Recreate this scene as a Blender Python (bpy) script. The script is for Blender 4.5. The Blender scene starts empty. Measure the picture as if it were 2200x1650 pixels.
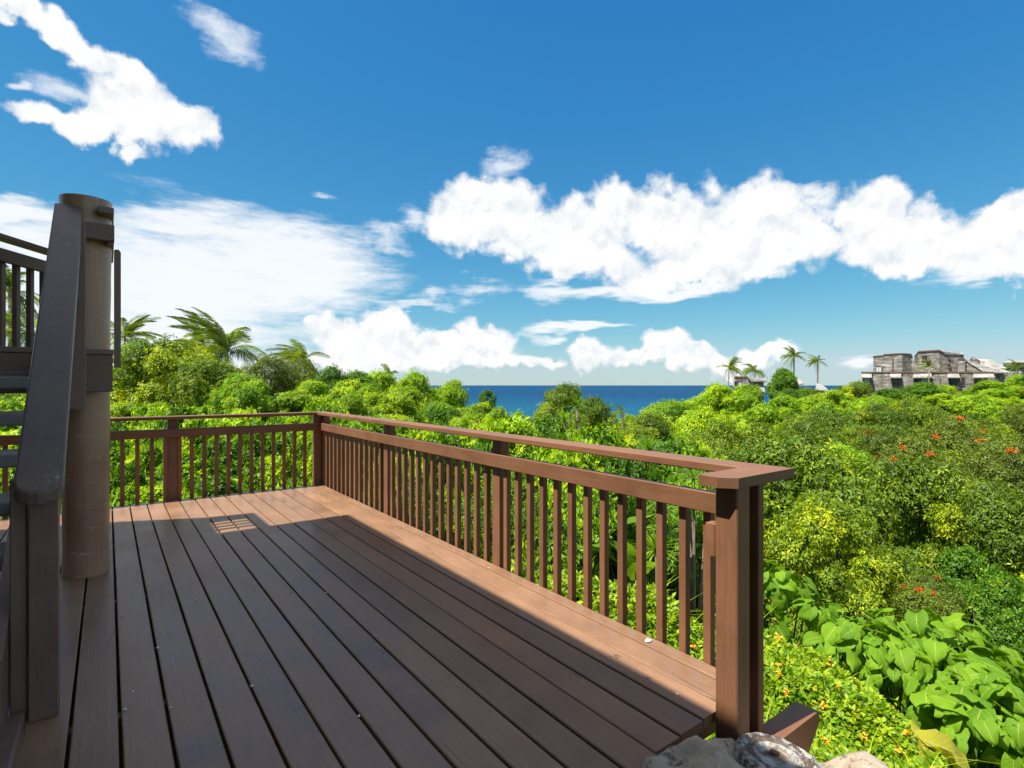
import bpy, math, random
import numpy as np
from mathutils import Vector, Matrix
PI = math.pi
# ------------------------------------------------------------------ camera, sky, sun, exposure
S = bpy.context.scene
C = S.collection
YAW = math.radians(36.55)            # the view turns right of the deck boards, which run along +Y
FX, FY = math.sin(YAW), math.cos(YAW)
RX, RY = math.cos(YAW), -math.sin(YAW)
FPX, HZ, CAMZ = 1171.0, 827.0, 1.25
cam = bpy.data.cameras.new('camera'); cam_o = bpy.data.objects.new('camera', cam); C.objects.link(cam_o)
cam.sensor_width = 36; cam.lens = 36 * FPX / 2200; cam.shift_y = 2 / 2200
cam.clip_start = 0.05; cam.clip_end = 200000
cam_o.location = (0, 0, CAMZ); cam_o.rotation_euler = (PI / 2, 0, -YAW)
S.camera = cam_o
SUN_L = Vector((0.55, -0.05, -1.0)).normalized()      # direction the light travels
W = bpy.data.worlds.new('World'); S.world = W; W.use_nodes = True
W.cycles.sampling_method = 'NONE'
S.cycles.max_bounces = 7; S.cycles.diffuse_bounces = 3; S.cycles.glossy_bounces = 3; S.cycles.transmission_bounces = 4
sun = bpy.data.lights.new('sun', 'SUN'); sun.energy = 5.0; sun.angle = math.radians(0.42); sun.color = (1.0, 0.95, 0.86)
sun_o = bpy.data.objects.new('sun', sun); C.objects.link(sun_o)
sun_o.rotation_euler = SUN_L.to_track_quat('-Z', 'Y').to_euler()
sun_o.location = (-20, 0, 40)
S.view_settings.view_transform = 'Standard'; S.view_settings.look = 'None'
S.view_settings.gamma = 1.0; S.view_settings.exposure = 1.0
S.view_settings.use_curve_mapping = False

def plan(px, d):
    """ground position at photo column px and depth d in front of the camera"""
    l = (px - 1100) / FPX * d
    return FX * d + RX * l, FY * d + RY * l
def zat(py, d): return CAMZ + (HZ - py) * d / FPX
def az_el(px, py):
    a, b = (px - 1100) / FPX, (HZ - py) / FPX
    x, y, z = FX + RX * a, FY + RY * a, b
    return math.degrees(math.atan2(x, y)), math.degrees(math.atan2(z, math.hypot(x, y)))

def build_world():
    nt = W.node_tree; N = nt.nodes; L = nt.links; N.clear()
    def nd(t, **k):
        n = N.new(t)
        for a, b in k.items(): setattr(n, a, b)
        return n
    def mth(op, a, b=None, c=None, clamp=False):
        n = nd('ShaderNodeMath', operation=op, use_clamp=clamp)
        for i, v in enumerate((a, b, c)):
            if v is None: continue
            if isinstance(v, (int, float)): n.inputs[i].default_value = v
            else: L.new(v, n.inputs[i])
        return n.outputs[0]
    def sstep(v, a, b):
        n = nd('ShaderNodeMapRange', interpolation_type='SMOOTHSTEP'); L.new(v, n.inputs[0])
        n.inputs[1].default_value = a; n.inputs[2].default_value = b
        return n.outputs[0]
    sky = nd('ShaderNodeTexSky', sky_type='NISHITA', sun_disc=False)
    e = math.asin(-SUN_L.z); sky.sun_elevation = e
    sky.sun_rotation = math.atan2(-SUN_L.x, -SUN_L.y)
    sky.altitude = 60; sky.air_density = 1.0; sky.dust_density = 0.1; sky.ozone_density = 2.0
    # the photograph's tone curve on the clear sky, channel by channel
    sr = nd('ShaderNodeSeparateColor'); L.new(sky.outputs[0], sr.inputs[0]); hs = nd('ShaderNodeCombineColor')
    for i, (g_, k_, m_) in enumerate(((1.45, 0.31, 0.5), (0.80, 0.48, 0.65), (0.40, 0.61, 0.77))):
        L.new(mth('SMOOTH_MIN', mth('MULTIPLY', mth('POWER', mth('MULTIPLY', sr.outputs[i], 0.2), g_), k_ / 0.2), m_ / 0.2, 0.6), hs.inputs[i])
    tc = nd('ShaderNodeTexCoord'); d = tc.outputs['Generated']
    sp = nd('ShaderNodeSeparateXYZ'); L.new(d, sp.inputs[0])
    az = mth('MULTIPLY', mth('ARCTAN2', sp.outputs[0], sp.outputs[1]), 57.2958)
    el = mth('MULTIPLY', mth('ARCSINE', sp.outputs[2]), 57.2958)
    cb = nd('ShaderNodeCombineXYZ'); L.new(az, cb.inputs[0]); L.new(el, cb.inputs[1]); ae = cb.outputs[0]
    def noise(vec, scale, detail=6, rough=0.55, dist=0.0):
        n = nd('ShaderNodeTexNoise'); n.noise_dimensions = '3D'
        L.new(vec, n.inputs['Vector']); n.inputs['Scale'].default_value = scale
        n.inputs['Detail'].default_value = detail; n.inputs['Roughness'].default_value = rough; n.inputs['Distortion'].default_value = dist
        return n
    def vadd(a, b):
        n = nd('ShaderNodeVectorMath', operation='ADD'); L.new(a, n.inputs[0])
        if isinstance(b, tuple): n.inputs[1].default_value = b
        else: L.new(b, n.inputs[1])
        return n.outputs[0]
    def vmul(a, b):
        n = nd('ShaderNodeVectorMath', operation='MULTIPLY'); L.new(a, n.inputs[0]); n.inputs[1].default_value = b
        return n.outputs[0]
    def blobs(vec, lst, k):
        out = None
        for (cx, cy, rx, ry, *ro) in lst:
            r = math.radians(ro[0]) if ro else 0.0
            a0, e0 = az_el(cx, cy)
            a1, e1 = az_el(cx + rx * math.cos(r), cy + rx * math.sin(r))
            a2, e2 = az_el(cx - ry * math.sin(r), cy + ry * math.cos(r))
            ru = 1.08 * math.hypot(a1 - a0, e1 - e0); rv = 1.08 * math.hypot(a2 - a0, e2 - e0)
            m = nd('ShaderNodeMapping', vector_type='TEXTURE'); L.new(vec, m.inputs[0])
            m.inputs['Location'].default_value = (a0, e0, 0)
            m.inputs['Rotation'].default_value = (0, 0, math.atan2(e1 - e0, a1 - a0))
            m.inputs['Scale'].default_value = (ru, rv, 1)
            ln = nd('ShaderNodeVectorMath', operation='LENGTH'); L.new(m.outputs[0], ln.inputs[0])
            v = ln.outputs['Value']
            out = v if out is None else mth('SMOOTH_MIN', out, v, k)
        return out
    cumulus = [(1050,432,100,52),(975,455,50,40),(1000,480,70,40),(1130,495,100,52),(1240,492,105,58),(1330,455,72,52),(1440,470,88,66),
        (1530,515,130,72),(1655,425,68,56),(1690,485,95,72),(1620,560,140,42),(1450,585,150,38),(1250,545,130,36),
        (1600,440,40,40),(1780,515,60,45),(1868,465,72,56),(1900,520,70,45),(1985,510,95,62),(2080,535,100,62),(2185,455,70,58),(2195,540,60,55),(1960,548,120,36),(2120,585,110,28),
        (720,715,62,36),(835,712,62,36),(790,762,130,30),(945,742,72,32),(1050,712,66,32),(1085,735,40,28),(990,765,140,22),(690,690,40,22),
        (1280,762,52,26),(1430,750,62,32),(1400,772,120,22),(1490,762,70,22),(1150,778,46,14),(1640,764,76,22),(1685,755,46,16),(1570,780,70,14),
        (90,60,70,26,38),(170,115,80,34,38),(270,175,80,34,42),(325,245,120,58,14),(400,258,64,46),(85,240,66,28),(205,255,80,36),(290,290,50,34),(30,20,60,20,30)]
    strat = [(430,610,330,120),(600,545,230,72,12),(400,500,190,50,6),(90,620,240,150),(640,620,180,55,6),(340,730,330,90),(60,470,130,30,6),
        (1400,612,210,20,-2),(2110,590,120,18,-3),(1250,716,110,13),(1840,786,64,14)]
    wisp = [(930,638,40,14),(1040,630,80,22,-4),(890,660,110,10),(840,528,70,24,24),(700,405,26,18,30),(480,60,90,38,32),(20,195,40,12),(70,432,70,14),
        (1090,372,60,34,-30),(895,482,44,34,40),(150,215,110,40,20),(1210,620,120,22,-6),(1760,430,60,30,20)]
    # billowing edges: warp the coordinates with noise before measuring the blobs
    w1 = noise(d, 9.0, 3, 0.62); w2 = noise(d, 34.0, 3, 0.62)
    def cen(n, amp): return vmul(vadd(n.outputs['Color'], (-0.5, -0.5, -0.5)), (amp, amp, 0))
    aec = vadd(vadd(ae, cen(w1, 6.5)), cen(w2, 1.7))
    s1 = blobs(aec, cumulus, 0.22)
    f1 = noise(d, 24.0, 6, 0.66, 0.0).outputs['Fac']
    dens1 = sstep(mth('ADD', s1, mth('MULTIPLY', mth('SUBTRACT', f1, 0.5), 0.95)), 1.24, 0.74)
    # thin streaky layer
    ds = vmul(d, (1.0, 1.0, 4.2))
    w3 = noise(ds, 3.2, 4, 0.62, 0.0)
    aes = vadd(ae, cen(w3, 9.0))
    s2 = blobs(aes, strat, 0.3)
    f2 = noise(ds, 7.0, 6, 0.66, 0.0).outputs['Fac']
    dens2 = mth('MULTIPLY', sstep(mth('ADD', s2, mth('MULTIPLY', mth('SUBTRACT', f2, 0.5), 1.7)), 1.30, 0.42), 0.95)
    s4 = blobs(aes, wisp, 0.2)
    dens4 = mth('MULTIPLY', sstep(mth('ADD', s4, mth('MULTIPLY', mth('SUBTRACT', mth('MULTIPLY', mth('ADD', f1, f2), 0.5), 0.5), 3.4)), 1.15, 0.0), 0.75)
    # added cumulus outside the view, kept dense to whiten the fill in shade
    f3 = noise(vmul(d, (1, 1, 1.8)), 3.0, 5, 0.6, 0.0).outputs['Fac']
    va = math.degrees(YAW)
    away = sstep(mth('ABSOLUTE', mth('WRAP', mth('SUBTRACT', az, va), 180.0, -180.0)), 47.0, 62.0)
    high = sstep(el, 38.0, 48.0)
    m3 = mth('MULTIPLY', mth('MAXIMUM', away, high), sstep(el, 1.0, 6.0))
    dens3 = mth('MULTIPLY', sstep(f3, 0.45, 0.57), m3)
    # cloud relief: compare the billow noise with itself a little higher up
    dup = vadd(d, (-0.006, 0.0, 0.016))
    g0 = noise(d, 17.0, 4, 0.6).outputs['Fac']; g1 = noise(dup, 17.0, 4, 0.6).outputs['Fac']
    lit = mth('ADD', 0.80, mth('MULTIPLY', mth('SUBTRACT', g0, g1), 2.6), clamp=True)
    thick = sstep(s1, 1.0, 0.2)
    lit = mth('MINIMUM', 1.0, mth('ADD', lit, mth('MULTIPLY', thick, 0.12)))
    cc = nd('ShaderNodeMix', data_type='RGBA'); L.new(lit, cc.inputs[0])
    cc.inputs[6].default_value = (2.9, 3.35, 3.8, 1); cc.inputs[7].default_value = (4.85, 4.85, 4.8, 1)
    sc = nd('ShaderNodeMix', data_type='RGBA'); L.new(f2, sc.inputs[0])
    sc.inputs[6].default_value = (4.75, 4.8, 4.85, 1); sc.inputs[7].default_value = (4.1, 4.4, 4.65, 1)
    def over(base, col, fac):
        m = nd('ShaderNodeMix', data_type='RGBA'); L.new(fac, m.inputs[0]); L.new(base, m.inputs[6]); L.new(col, m.inputs[7])
        return m.outputs[2]
    c = over(hs.outputs[0], sc.outputs[2], dens2)
    c = over(c, sc.outputs[2], dens4)
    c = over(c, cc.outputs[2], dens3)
    c = over(c, cc.outputs[2], dens1)
    bg = nd('ShaderNodeBackground'); L.new(c, bg.inputs[0]); bg.inputs[1].default_value = 0.108
    o = nd('ShaderNodeOutputWorld'); L.new(bg.outputs[0], o.inputs[0])
build_world()

# ------------------------------------------------------------------ helpers
def tag(o, label=None, cat=None, group=None, kind=None):
    if label: o['label'] = label
    if cat: o['category'] = cat
    if group: o['group'] = group
    if kind: o['kind'] = kind
    return o
def empty(name, loc=(0, 0, 0), rz=0.0):
    o = bpy.data.objects.new(name, None); o.empty_display_size = 0.2
    C.objects.link(o); o.location = loc; o.rotation_euler.z = rz
    return o
def obj(name, me, mat=None, parent=None, loc=(0, 0, 0), rot=(0, 0, 0), scale=(1, 1, 1)):
    o = bpy.data.objects.new(name, me); C.objects.link(o)
    if mat is not None and not me.materials: me.materials.append(mat)
    o.location = loc; o.rotation_euler = rot; o.scale = scale
    if parent: o.parent = parent
    return o
class MB:
    """collects simple solids into one mesh"""
    def __init__(s): s.v = []; s.f = []
    def add(s, v, f):
        b = len(s.v); s.v += [tuple(p) for p in v]; s.f += [tuple(i + b for i in q) for q in f]
        return s
    def box(s, x0, x1, y0, y1, z0, z1):
        return s.add([(x0,y0,z0),(x1,y0,z0),(x1,y1,z0),(x0,y1,z0),(x0,y0,z1),(x1,y0,z1),(x1,y1,z1),(x0,y1,z1)],
                     [(3,2,1,0),(4,5,6,7),(0,1,5,4),(1,2,6,5),(2,3,7,6),(3,0,4,7)])
    def cbox(s, x0, x1, y0, y1, z0, z1, axis=1, c=0.004):
        """box with its four long edges eased by c; axis is the long one"""
        lo = [x0, y0, z0]; hi = [x1, y1, z1]
        a, b = [i for i in range(3) if i != axis]
        pr = [(lo[a]+c,lo[b]),(hi[a]-c,lo[b]),(hi[a],lo[b]+c),(hi[a],hi[b]-c),(hi[a]-c,hi[b]),(lo[a]+c,hi[b]),(lo[a],hi[b]-c),(lo[a],lo[b]+c)]
        v = []
        for t in (lo[axis], hi[axis]):
            for (p, q) in pr:
                w = [0, 0, 0]; w[axis] = t; w[a] = p; w[b] = q; v.append(tuple(w))
        f = [tuple(range(7, -1, -1)), tuple(range(8, 16))] + [(i, (i+1) % 8, 8+(i+1) % 8, 8+i) for i in range(8)]
        if axis == 1: f = [tuple(reversed(q)) for q in f]
        return s.add(v, f)
    def prism(s, pts, z0, z1):
        n = len(pts)
        zt = z1 if isinstance(z1, (list, tuple)) else [z1] * n
        v = [(p[0], p[1], z0) for p in pts] + [(p[0], p[1], zt[i]) for i, p in enumerate(pts)]
        return s.add(v, [tuple(range(n-1, -1, -1)), tuple(range(n, 2*n))] + [(i, (i+1) % n, n+(i+1) % n, n+i) for i in range(n)])
    def tube(s, pts, rad, seg=8, cap=True):
        pts = [Vector(p) for p in pts]; n = len(pts); v = []
        if not isinstance(rad, (list, tuple)): rad = [rad] * n
        for i, p in enumerate(pts):
            t = (pts[min(i+1, n-1)] - pts[max(i-1, 0)]).normalized()
            up = Vector((0, 0, 1)) if abs(t.z) < 0.9 else Vector((1, 0, 0))
            a = t.cross(up).normalized(); b = t.cross(a)
            for k in range(seg):
                q = 2 * PI * k / seg
                v.append(tuple(p + (a * math.cos(q) + b * math.sin(q)) * rad[i]))
        f = [(i*seg+k, i*seg+(k+1) % seg, (i+1)*seg+(k+1) % seg, (i+1)*seg+k) for i in range(n-1) for k in range(seg)]
        if cap: f += [tuple(range(seg-1, -1, -1)), tuple(range((n-1)*seg, n*seg))]
        return s.add(v, f)
    def mesh(s, name, smooth=False):
        me = bpy.data.meshes.new(name); me.from_pydata(s.v, [], s.f)
        import bmesh
        bm = bmesh.new(); bm.from_mesh(me); bmesh.ops.recalc_face_normals(bm, faces=bm.faces); bm.to_mesh(me); bm.free()
        if smooth: me.polygons.foreach_set('use_smooth', [True] * len(me.polygons))
        me.update(); return me
def np_mesh(name, V, F, tint=None, mat_idx=None):
    """mesh from numpy arrays; F is (n,3) or (n,4)"""
    me = bpy.data.meshes.new(name); V = np.asarray(V, np.float32); F = np.asarray(F, np.int32); k = F.shape[1]
    me.vertices.add(len(V)); me.vertices.foreach_set('co', V.ravel())
    me.loops.add(F.size); me.loops.foreach_set('vertex_index', F.ravel())
    me.polygons.add(len(F)); me.polygons.foreach_set('loop_start', np.arange(0, F.size, k, dtype=np.int32))
    me.update(calc_edges=True)
    if tint is not None:
        a = me.attributes.new('tint', 'FLOAT', 'FACE'); a.data.foreach_set('value', np.asarray(tint, np.float32))
    if mat_idx is not None: me.polygons.foreach_set('material_index', np.asarray(mat_idx, np.int32))
    me.validate(); return me

# ------------------------------------------------------------------ materials
class MT:
    def __init__(s, name):
        s.m = bpy.data.materials.new(name); s.m.use_nodes = True
        s.N = s.m.node_tree.nodes; s.L = s.m.node_tree.links; s.N.clear()
        s.out = s.N.new('ShaderNodeOutputMaterial')
    def n(s, t, ins=None, **k):
        x = s.N.new(t)
        for a, b in k.items(): setattr(x, a, b)
        for a, b in (ins or {}).items():
            if isinstance(b, bpy.types.NodeSocket): s.L.new(b, x.inputs[a])
            else: x.inputs[a].default_value = b
        return x
    def ramp(s, fac, stops):
        r = s.n('ShaderNodeValToRGB', {0: fac}); e = r.color_ramp.elements
        while len(e) < len(stops): e.new(0.5)
        for i, (p, c) in enumerate(stops): e[i].position = p; e[i].color = (*c, 1) if len(c) == 3 else c
        return r.outputs[0]
    def mix(s, fac, a, b, mode='MIX'):
        x = s.n('ShaderNodeMix', data_type='RGBA', blend_type=mode)
        for i, v in ((0, fac), (6, a), (7, b)):
            if isinstance(v, bpy.types.NodeSocket): s.L.new(v, x.inputs[i])
            else: x.inputs[i].default_value = (*v, 1) if isinstance(v, tuple) and len(v) == 3 else v
        return x.outputs[2]
    def math(s, op, a, b=0.0, clamp=False):
        return s.n('ShaderNodeMath', {0: a, 1: b}, operation=op, use_clamp=clamp).outputs[0]
    def done(s, shader): s.L.new(shader, s.out.inputs[0]); return s.m

def wood_mat(name, axis, base, rough=0.42, wear=0.35, crack=0.0, spec=0.5, scratch=0.0, rings=0.0):
    t = MT(name)
    oi = t.n('ShaderNodeObjectInfo'); tc = t.n('ShaderNodeTexCoord')
    off = t.n('ShaderNodeVectorMath', {0: oi.outputs['Random'], 1: (37.0, 53.0, 71.0)}, operation='MULTIPLY')
    p = t.n('ShaderNodeVectorMath', {0: tc.outputs['Object'], 1: off.outputs[0]}, operation='ADD').outputs[0]
    sc = [1.0, 1.0, 1.0]; sc[axis] = 0.05
    ps = t.n('ShaderNodeVectorMath', {0: p, 1: tuple(sc)}, operation='MULTIPLY').outputs[0]
    g = t.n('ShaderNodeTexNoise', {'Vector': ps, 'Scale': 90.0, 'Detail': 6.0, 'Roughness': 0.65, 'Distortion': 0.4}).outputs['Fac']
    b = t.n('ShaderNodeTexNoise', {'Vector': p, 'Scale': 2.3, 'Detail': 7.0, 'Roughness': 0.65}).outputs['Fac']
    fine = t.n('ShaderNodeTexNoise', {'Vector': p, 'Scale': 60.0, 'Detail': 4.0, 'Roughness': 0.7}).outputs['Fac']
    dk = tuple(c * 0.72 for c in base); lt = tuple(min(1, c * 1.22) for c in base)
    col = t.ramp(b, [(0.25, dk), (0.5, base), (0.78, lt)])
    v = t.n('ShaderNodeMapRange', {0: oi.outputs['Random'], 3: 0.86, 4: 1.14}).outputs[0]
    col = t.mix(1.0, col, t.n('ShaderNodeCombineXYZ', {0: v, 1: v, 2: v}).outputs[0], 'MULTIPLY')
    gl = t.n('ShaderNodeMapRange', {0: g, 1: 0.3, 2: 0.7, 3: 0.84, 4: 1.1}).outputs[0]
    col = t.mix(1.0, col, t.n('ShaderNodeCombineXYZ', {0: gl, 1: gl, 2: gl}).outputs[0], 'MULTIPLY')
    # scuffs and chips of worn paint
    sm = t.n('ShaderNodeTexNoise', {'Vector': t.n('ShaderNodeVectorMath', {0: p, 1: tuple(0.25 if i == axis else 1.0 for i in range(3))}, operation='MULTIPLY').outputs[0], 'Scale': 26.0, 'Detail': 8.0, 'Roughness': 0.7}).outputs['Fac']
    sf = t.n('ShaderNodeMapRange', {0: sm, 1: 0.66, 2: 0.74, 3: 0.0, 4: wear}).outputs[0]
    col = t.mix(sf, col, tuple(min(1, c * 1.7 + 0.05) for c in base))
    sd = t.n('ShaderNodeMapRange', {0: sm, 1: 0.34, 2: 0.26, 3: 0.0, 4: wear}).outputs[0]
    col = t.mix(sd, col, tuple(c * 0.35 for c in base))
    hgt = t.math('ADD', t.math('MULTIPLY', g, 0.6), t.math('MULTIPLY', fine, 0.4))
    if crack:
        scr = [6.0, 6.0, 6.0]; scr[axis] = 0.7
        pc = t.n('ShaderNodeVectorMath', {0: p, 1: tuple(scr)}, operation='MULTIPLY').outputs[0]
        cn = t.n('ShaderNodeTexNoise', {'Vector': pc, 'Scale': 1.0, 'Detail': 3.0, 'Roughness': 0.5}).outputs['Fac']
        msk = t.n('ShaderNodeTexNoise', {'Vector': p, 'Scale': 1.1, 'Detail': 2.0}).outputs['Fac']
        ln = t.n('ShaderNodeMapRange', {0: t.math('ABSOLUTE', t.math('SUBTRACT', cn, 0.5)), 1: 0.0035, 2: 0.0015, 3: 0.0, 4: 1.0}).outputs[0]
        ln = t.math('MULTIPLY', ln, t.n('ShaderNodeMapRange', {0: msk, 1: 0.56, 2: 0.62}).outputs[0])
        col = t.mix(t.math('MULTIPLY', ln, crack), col, tuple(c * 0.18 for c in base))
        hgt = t.math('SUBTRACT', hgt, t.math('MULTIPLY', ln, 1.2))
    if scratch:
        scr = [16.0, 16.0, 16.0]; scr[axis] = 1.1
        pc = t.n('ShaderNodeVectorMath', {0: p, 1: tuple(scr)}, operation='MULTIPLY').outputs[0]
        cn = t.n('ShaderNodeTexNoise', {'Vector': pc, 'Scale': 1.0, 'Detail': 4.0, 'Roughness': 0.6}).outputs['Fac']
        ln = t.n('ShaderNodeMapRange', {0: t.math('ABSOLUTE', t.math('SUBTRACT', cn, 0.5)), 1: 0.006, 2: 0.002, 3: 0.0, 4: 1.0}).outputs[0]
        ln = t.math('MULTIPLY', ln, t.n('ShaderNodeMapRange', {0: b, 1: 0.50, 2: 0.58}).outputs[0])
        col = t.mix(t.math('MULTIPLY', ln, scratch), col, (.42, .40, .37))
    if rings:
        sp = t.n('ShaderNodeSeparateXYZ', {0: tc.outputs['Object']})
        wob = t.math('ADD', t.math('MULTIPLY', sp.outputs[2], 6.5), t.math('MULTIPLY', t.math('ADD', b, t.math('MULTIPLY', sp.outputs[0], 1.2)), 1.3))
        ln = t.n('ShaderNodeMapRange', {0: t.math('ABSOLUTE', t.math('SUBTRACT', t.math('FRACT', wob), 0.5)), 1: 0.03, 2: 0.012, 3: 0.0, 4: 1.0}).outputs[0]
        ln = t.math('MULTIPLY', ln, t.n('ShaderNodeMapRange', {0: sm, 1: 0.45, 2: 0.6}).outputs[0])
        col = t.mix(t.math('MULTIPLY', ln, rings), col, (.50, .42, .34))
    bump = t.n('ShaderNodeBump', {'Height': hgt, 'Strength': 0.32, 'Distance': 0.0035})
    rg = t.n('ShaderNodeMapRange', {0: b, 1: 0.3, 2: 0.7, 3: rough - 0.1, 4: rough + 0.14}).outputs[0]
    pr = t.n('ShaderNodeBsdfPrincipled', {'Base Color': col, 'Roughness': rg, 'Normal': bump.outputs[0], 'Specular IOR Level': spec})
    return t.done(pr.outputs[0])
DECK_C = (0.235, 0.130, 0.072)
RAIL_C = (0.190, 0.088, 0.044)
M = {}
M['deck'] = wood_mat('deck_paint', 1, DECK_C, 0.36, 0.3, 0.85, 0.5)
M['wx'] = wood_mat('brown_paint_x', 0, RAIL_C, 0.46, 0.28, 0.0, 0.32)
M['wy'] = wood_mat('brown_paint_y', 1, RAIL_C, 0.46, 0.28, 0.0, 0.32)
M['wz'] = wood_mat('brown_paint_z', 2, RAIL_C, 0.46, 0.28, 0.0, 0.32)
M['stair'] = wood_mat('stair_paint', 1, (0.165, 0.108, 0.078), 0.36, 0.45)
M['handrail'] = wood_mat('worn_handrail_paint', 1, (0.12, 0.082, 0.062), 0.4, 0.12, 0.0, 0.4, 0.8)
M['stairz'] = wood_mat('stair_paint_z', 2, (0.165, 0.108, 0.078), 0.4, 0.3)
M['stairx'] = wood_mat('stair_paint_x', 0, (0.155, 0.10, 0.072), 0.42, 0.3)
M['tread'] = wood_mat('weathered_tread', 0, (0.16, 0.155, 0.15), 0.6, 0.5, 0.9)
M['column'] = wood_mat('column_paint', 2, (0.30, 0.185, 0.112), 0.33, 0.25, 0.0, 0.5, 0.0, 0.7)

def leaf_mat(name, stops, trans=0.30, rough=0.45, spec=0.25, tr_tint=(1.9, 1.75, 0.4)):
    stops = [(p, (c[0] * 2.02, c[1] * 1.92, c[2] * 0.7)) for p, c in stops]
    t = MT(name)
    a = t.n('ShaderNodeAttribute', attribute_name='tint'); oi = t.n('ShaderNodeObjectInfo')
    f = t.math('ADD', a.outputs['Fac'], t.n('ShaderNodeMapRange', {0: oi.outputs['Random'], 3: -0.22, 4: 0.11}).outputs[0], True)
    col = t.ramp(f, stops)
    pr = t.n('ShaderNodeBsdfPrincipled', {'Base Color': col, 'Roughness': rough, 'Specular IOR Level': spec})
    tr = t.n('ShaderNodeBsdfTranslucent', {'Color': t.mix(1.0, col, tr_tint, 'MULTIPLY')})
    return t.done(t.n('ShaderNodeMixShader', {0: trans, 1: pr.outputs[0], 2: tr.outputs[0]}).outputs[0])
G = lambda r, g, b: (r, g, b)
M['mango'] = leaf_mat('leaf_mango', [(0.0, G(.030,.060,.014)), (0.45, G(.075,.125,.018)), (0.75, G(.17,.22,.02)), (1.0, G(.27,.29,.03))])
M['lime'] = leaf_mat('leaf_lime', [(0.0, G(.055,.115,.012)), (0.5, G(.125,.215,.014)), (1.0, G(.24,.31,.02))])
M['umbrella'] = leaf_mat('leaf_umbrella', [(0.0, G(.05,.11,.016)), (0.5, G(.13,.21,.018)), (0.9, G(.25,.31,.03)), (1.0, G(.30,.27,.06))])
M['tulip'] = leaf_mat('leaf_tulip', [(0.0, G(.034,.055,.020)), (0.5, G(.068,.100,.026)), (1.0, G(.13,.165,.028))], 0.28)
M['dark'] = leaf_mat('leaf_dark', [(0.0, G(.022,.060,.014)), (0.5, G(.050,.115,.016)), (1.0, G(.12,.20,.018))])
M['shrub'] = leaf_mat('leaf_shrub', [(0.0, G(.022,.062,.008)), (0.45, G(.085,.165,.012)), (0.75, G(.155,.24,.016)), (1.0, G(.26,.31,.025))], 0.34)
M['lantana'] = leaf_mat('leaf_lantana', [(0.0, G(.030,.085,.010)), (0.5, G(.085,.155,.014)), (1.0, G(.17,.22,.025))])
M['palm'] = leaf_mat('leaf_palm', [(0.0, G(.045,.085,.018)), (0.6, G(.095,.14,.025)), (1.0, G(.19,.19,.05))], 0.3, 0.35)
M['blade'] = leaf_mat('leaf_blade', [(0.0, G(.035,.085,.016)), (0.6, G(.085,.155,.02)), (1.0, G(.2,.24,.05))], 0.32, 0.35)
M['grass'] = leaf_mat('leaf_grass', [(0.0, G(.10,.17,.02)), (0.6, G(.19,.27,.03)), (1.0, G(.33,.33,.10))], 0.42)
def flat_mat(name, col, rough=0.6, spec=0.3, var=0.25, scale=8.0, bump=0.0, stops=None, det=8.0):
    t = MT(name); tc = t.n('ShaderNodeTexCoord')
    n = t.n('ShaderNodeTexNoise', {'Vector': tc.outputs['Object'], 'Scale': scale, 'Detail': det, 'Roughness': 0.65}).outputs['Fac']
    if stops is None: stops = [(0.25, tuple(c*(1-var) for c in col)), (0.75, tuple(min(1, c*(1+var)) for c in col))]
    c = t.ramp(n, stops)
    ins = {'Base Color': c, 'Roughness': rough, 'Specular IOR Level': spec}
    if bump: ins['Normal'] = t.n('ShaderNodeBump', {'Height': n, 'Strength': 0.8, 'Distance': bump}).outputs[0]
    return t.done(t.n('ShaderNodeBsdfPrincipled', ins).outputs[0])
M['bark'] = flat_mat('bark', (0.16, 0.13, 0.10), 0.85, 0.2, 0.45, 9.0, 0.02)
M['palmbark'] = flat_mat('palm_bark', (0.21, 0.175, 0.13), 0.85, 0.2, 0.35, 6.0, 0.02)
M['stem'] = flat_mat('green_stem', (0.10, 0.15, 0.03), 0.5, 0.3, 0.3, 5.0)
M['soil'] = flat_mat('ground_litter', (0.05, 0.06, 0.02), 0.95, 0.1, 0.5, 1.4, 0.05, [(0.3, (.022,.032,.010)), (0.5, (.045,.075,.016)), (0.72, (.075,.075,.035))])
M['orange'] = flat_mat('orange_petals', (0.62, 0.11, 0.012), 0.5, 0.3, 0.35, 30.0)
M['yellow'] = flat_mat('yellow_orange_petals', (0.66, 0.34, 0.02), 0.5, 0.3, 0.3, 40.0)
M['chip'] = flat_mat('pale_petal', (0.62, 0.58, 0.48), 0.6, 0.3, 0.1)
M['dark_glass'] = flat_mat('window_glass', (0.018, 0.022, 0.026), 0.08, 0.6, 0.3, 2.0)
M['curtain'] = flat_mat('curtained_glass', (0.42, 0.52, 0.54), 0.3, 0.5, 0.15, 3.0)
M['trim'] = flat_mat('rusty_trim', (0.155, 0.085, 0.052), 0.8, 0.2, 0.4, 1.5)
M['siding'] = flat_mat('house_siding', (0.13, 0.10, 0.08), 0.8, 0.2, 0.25, 3.0)

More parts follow.
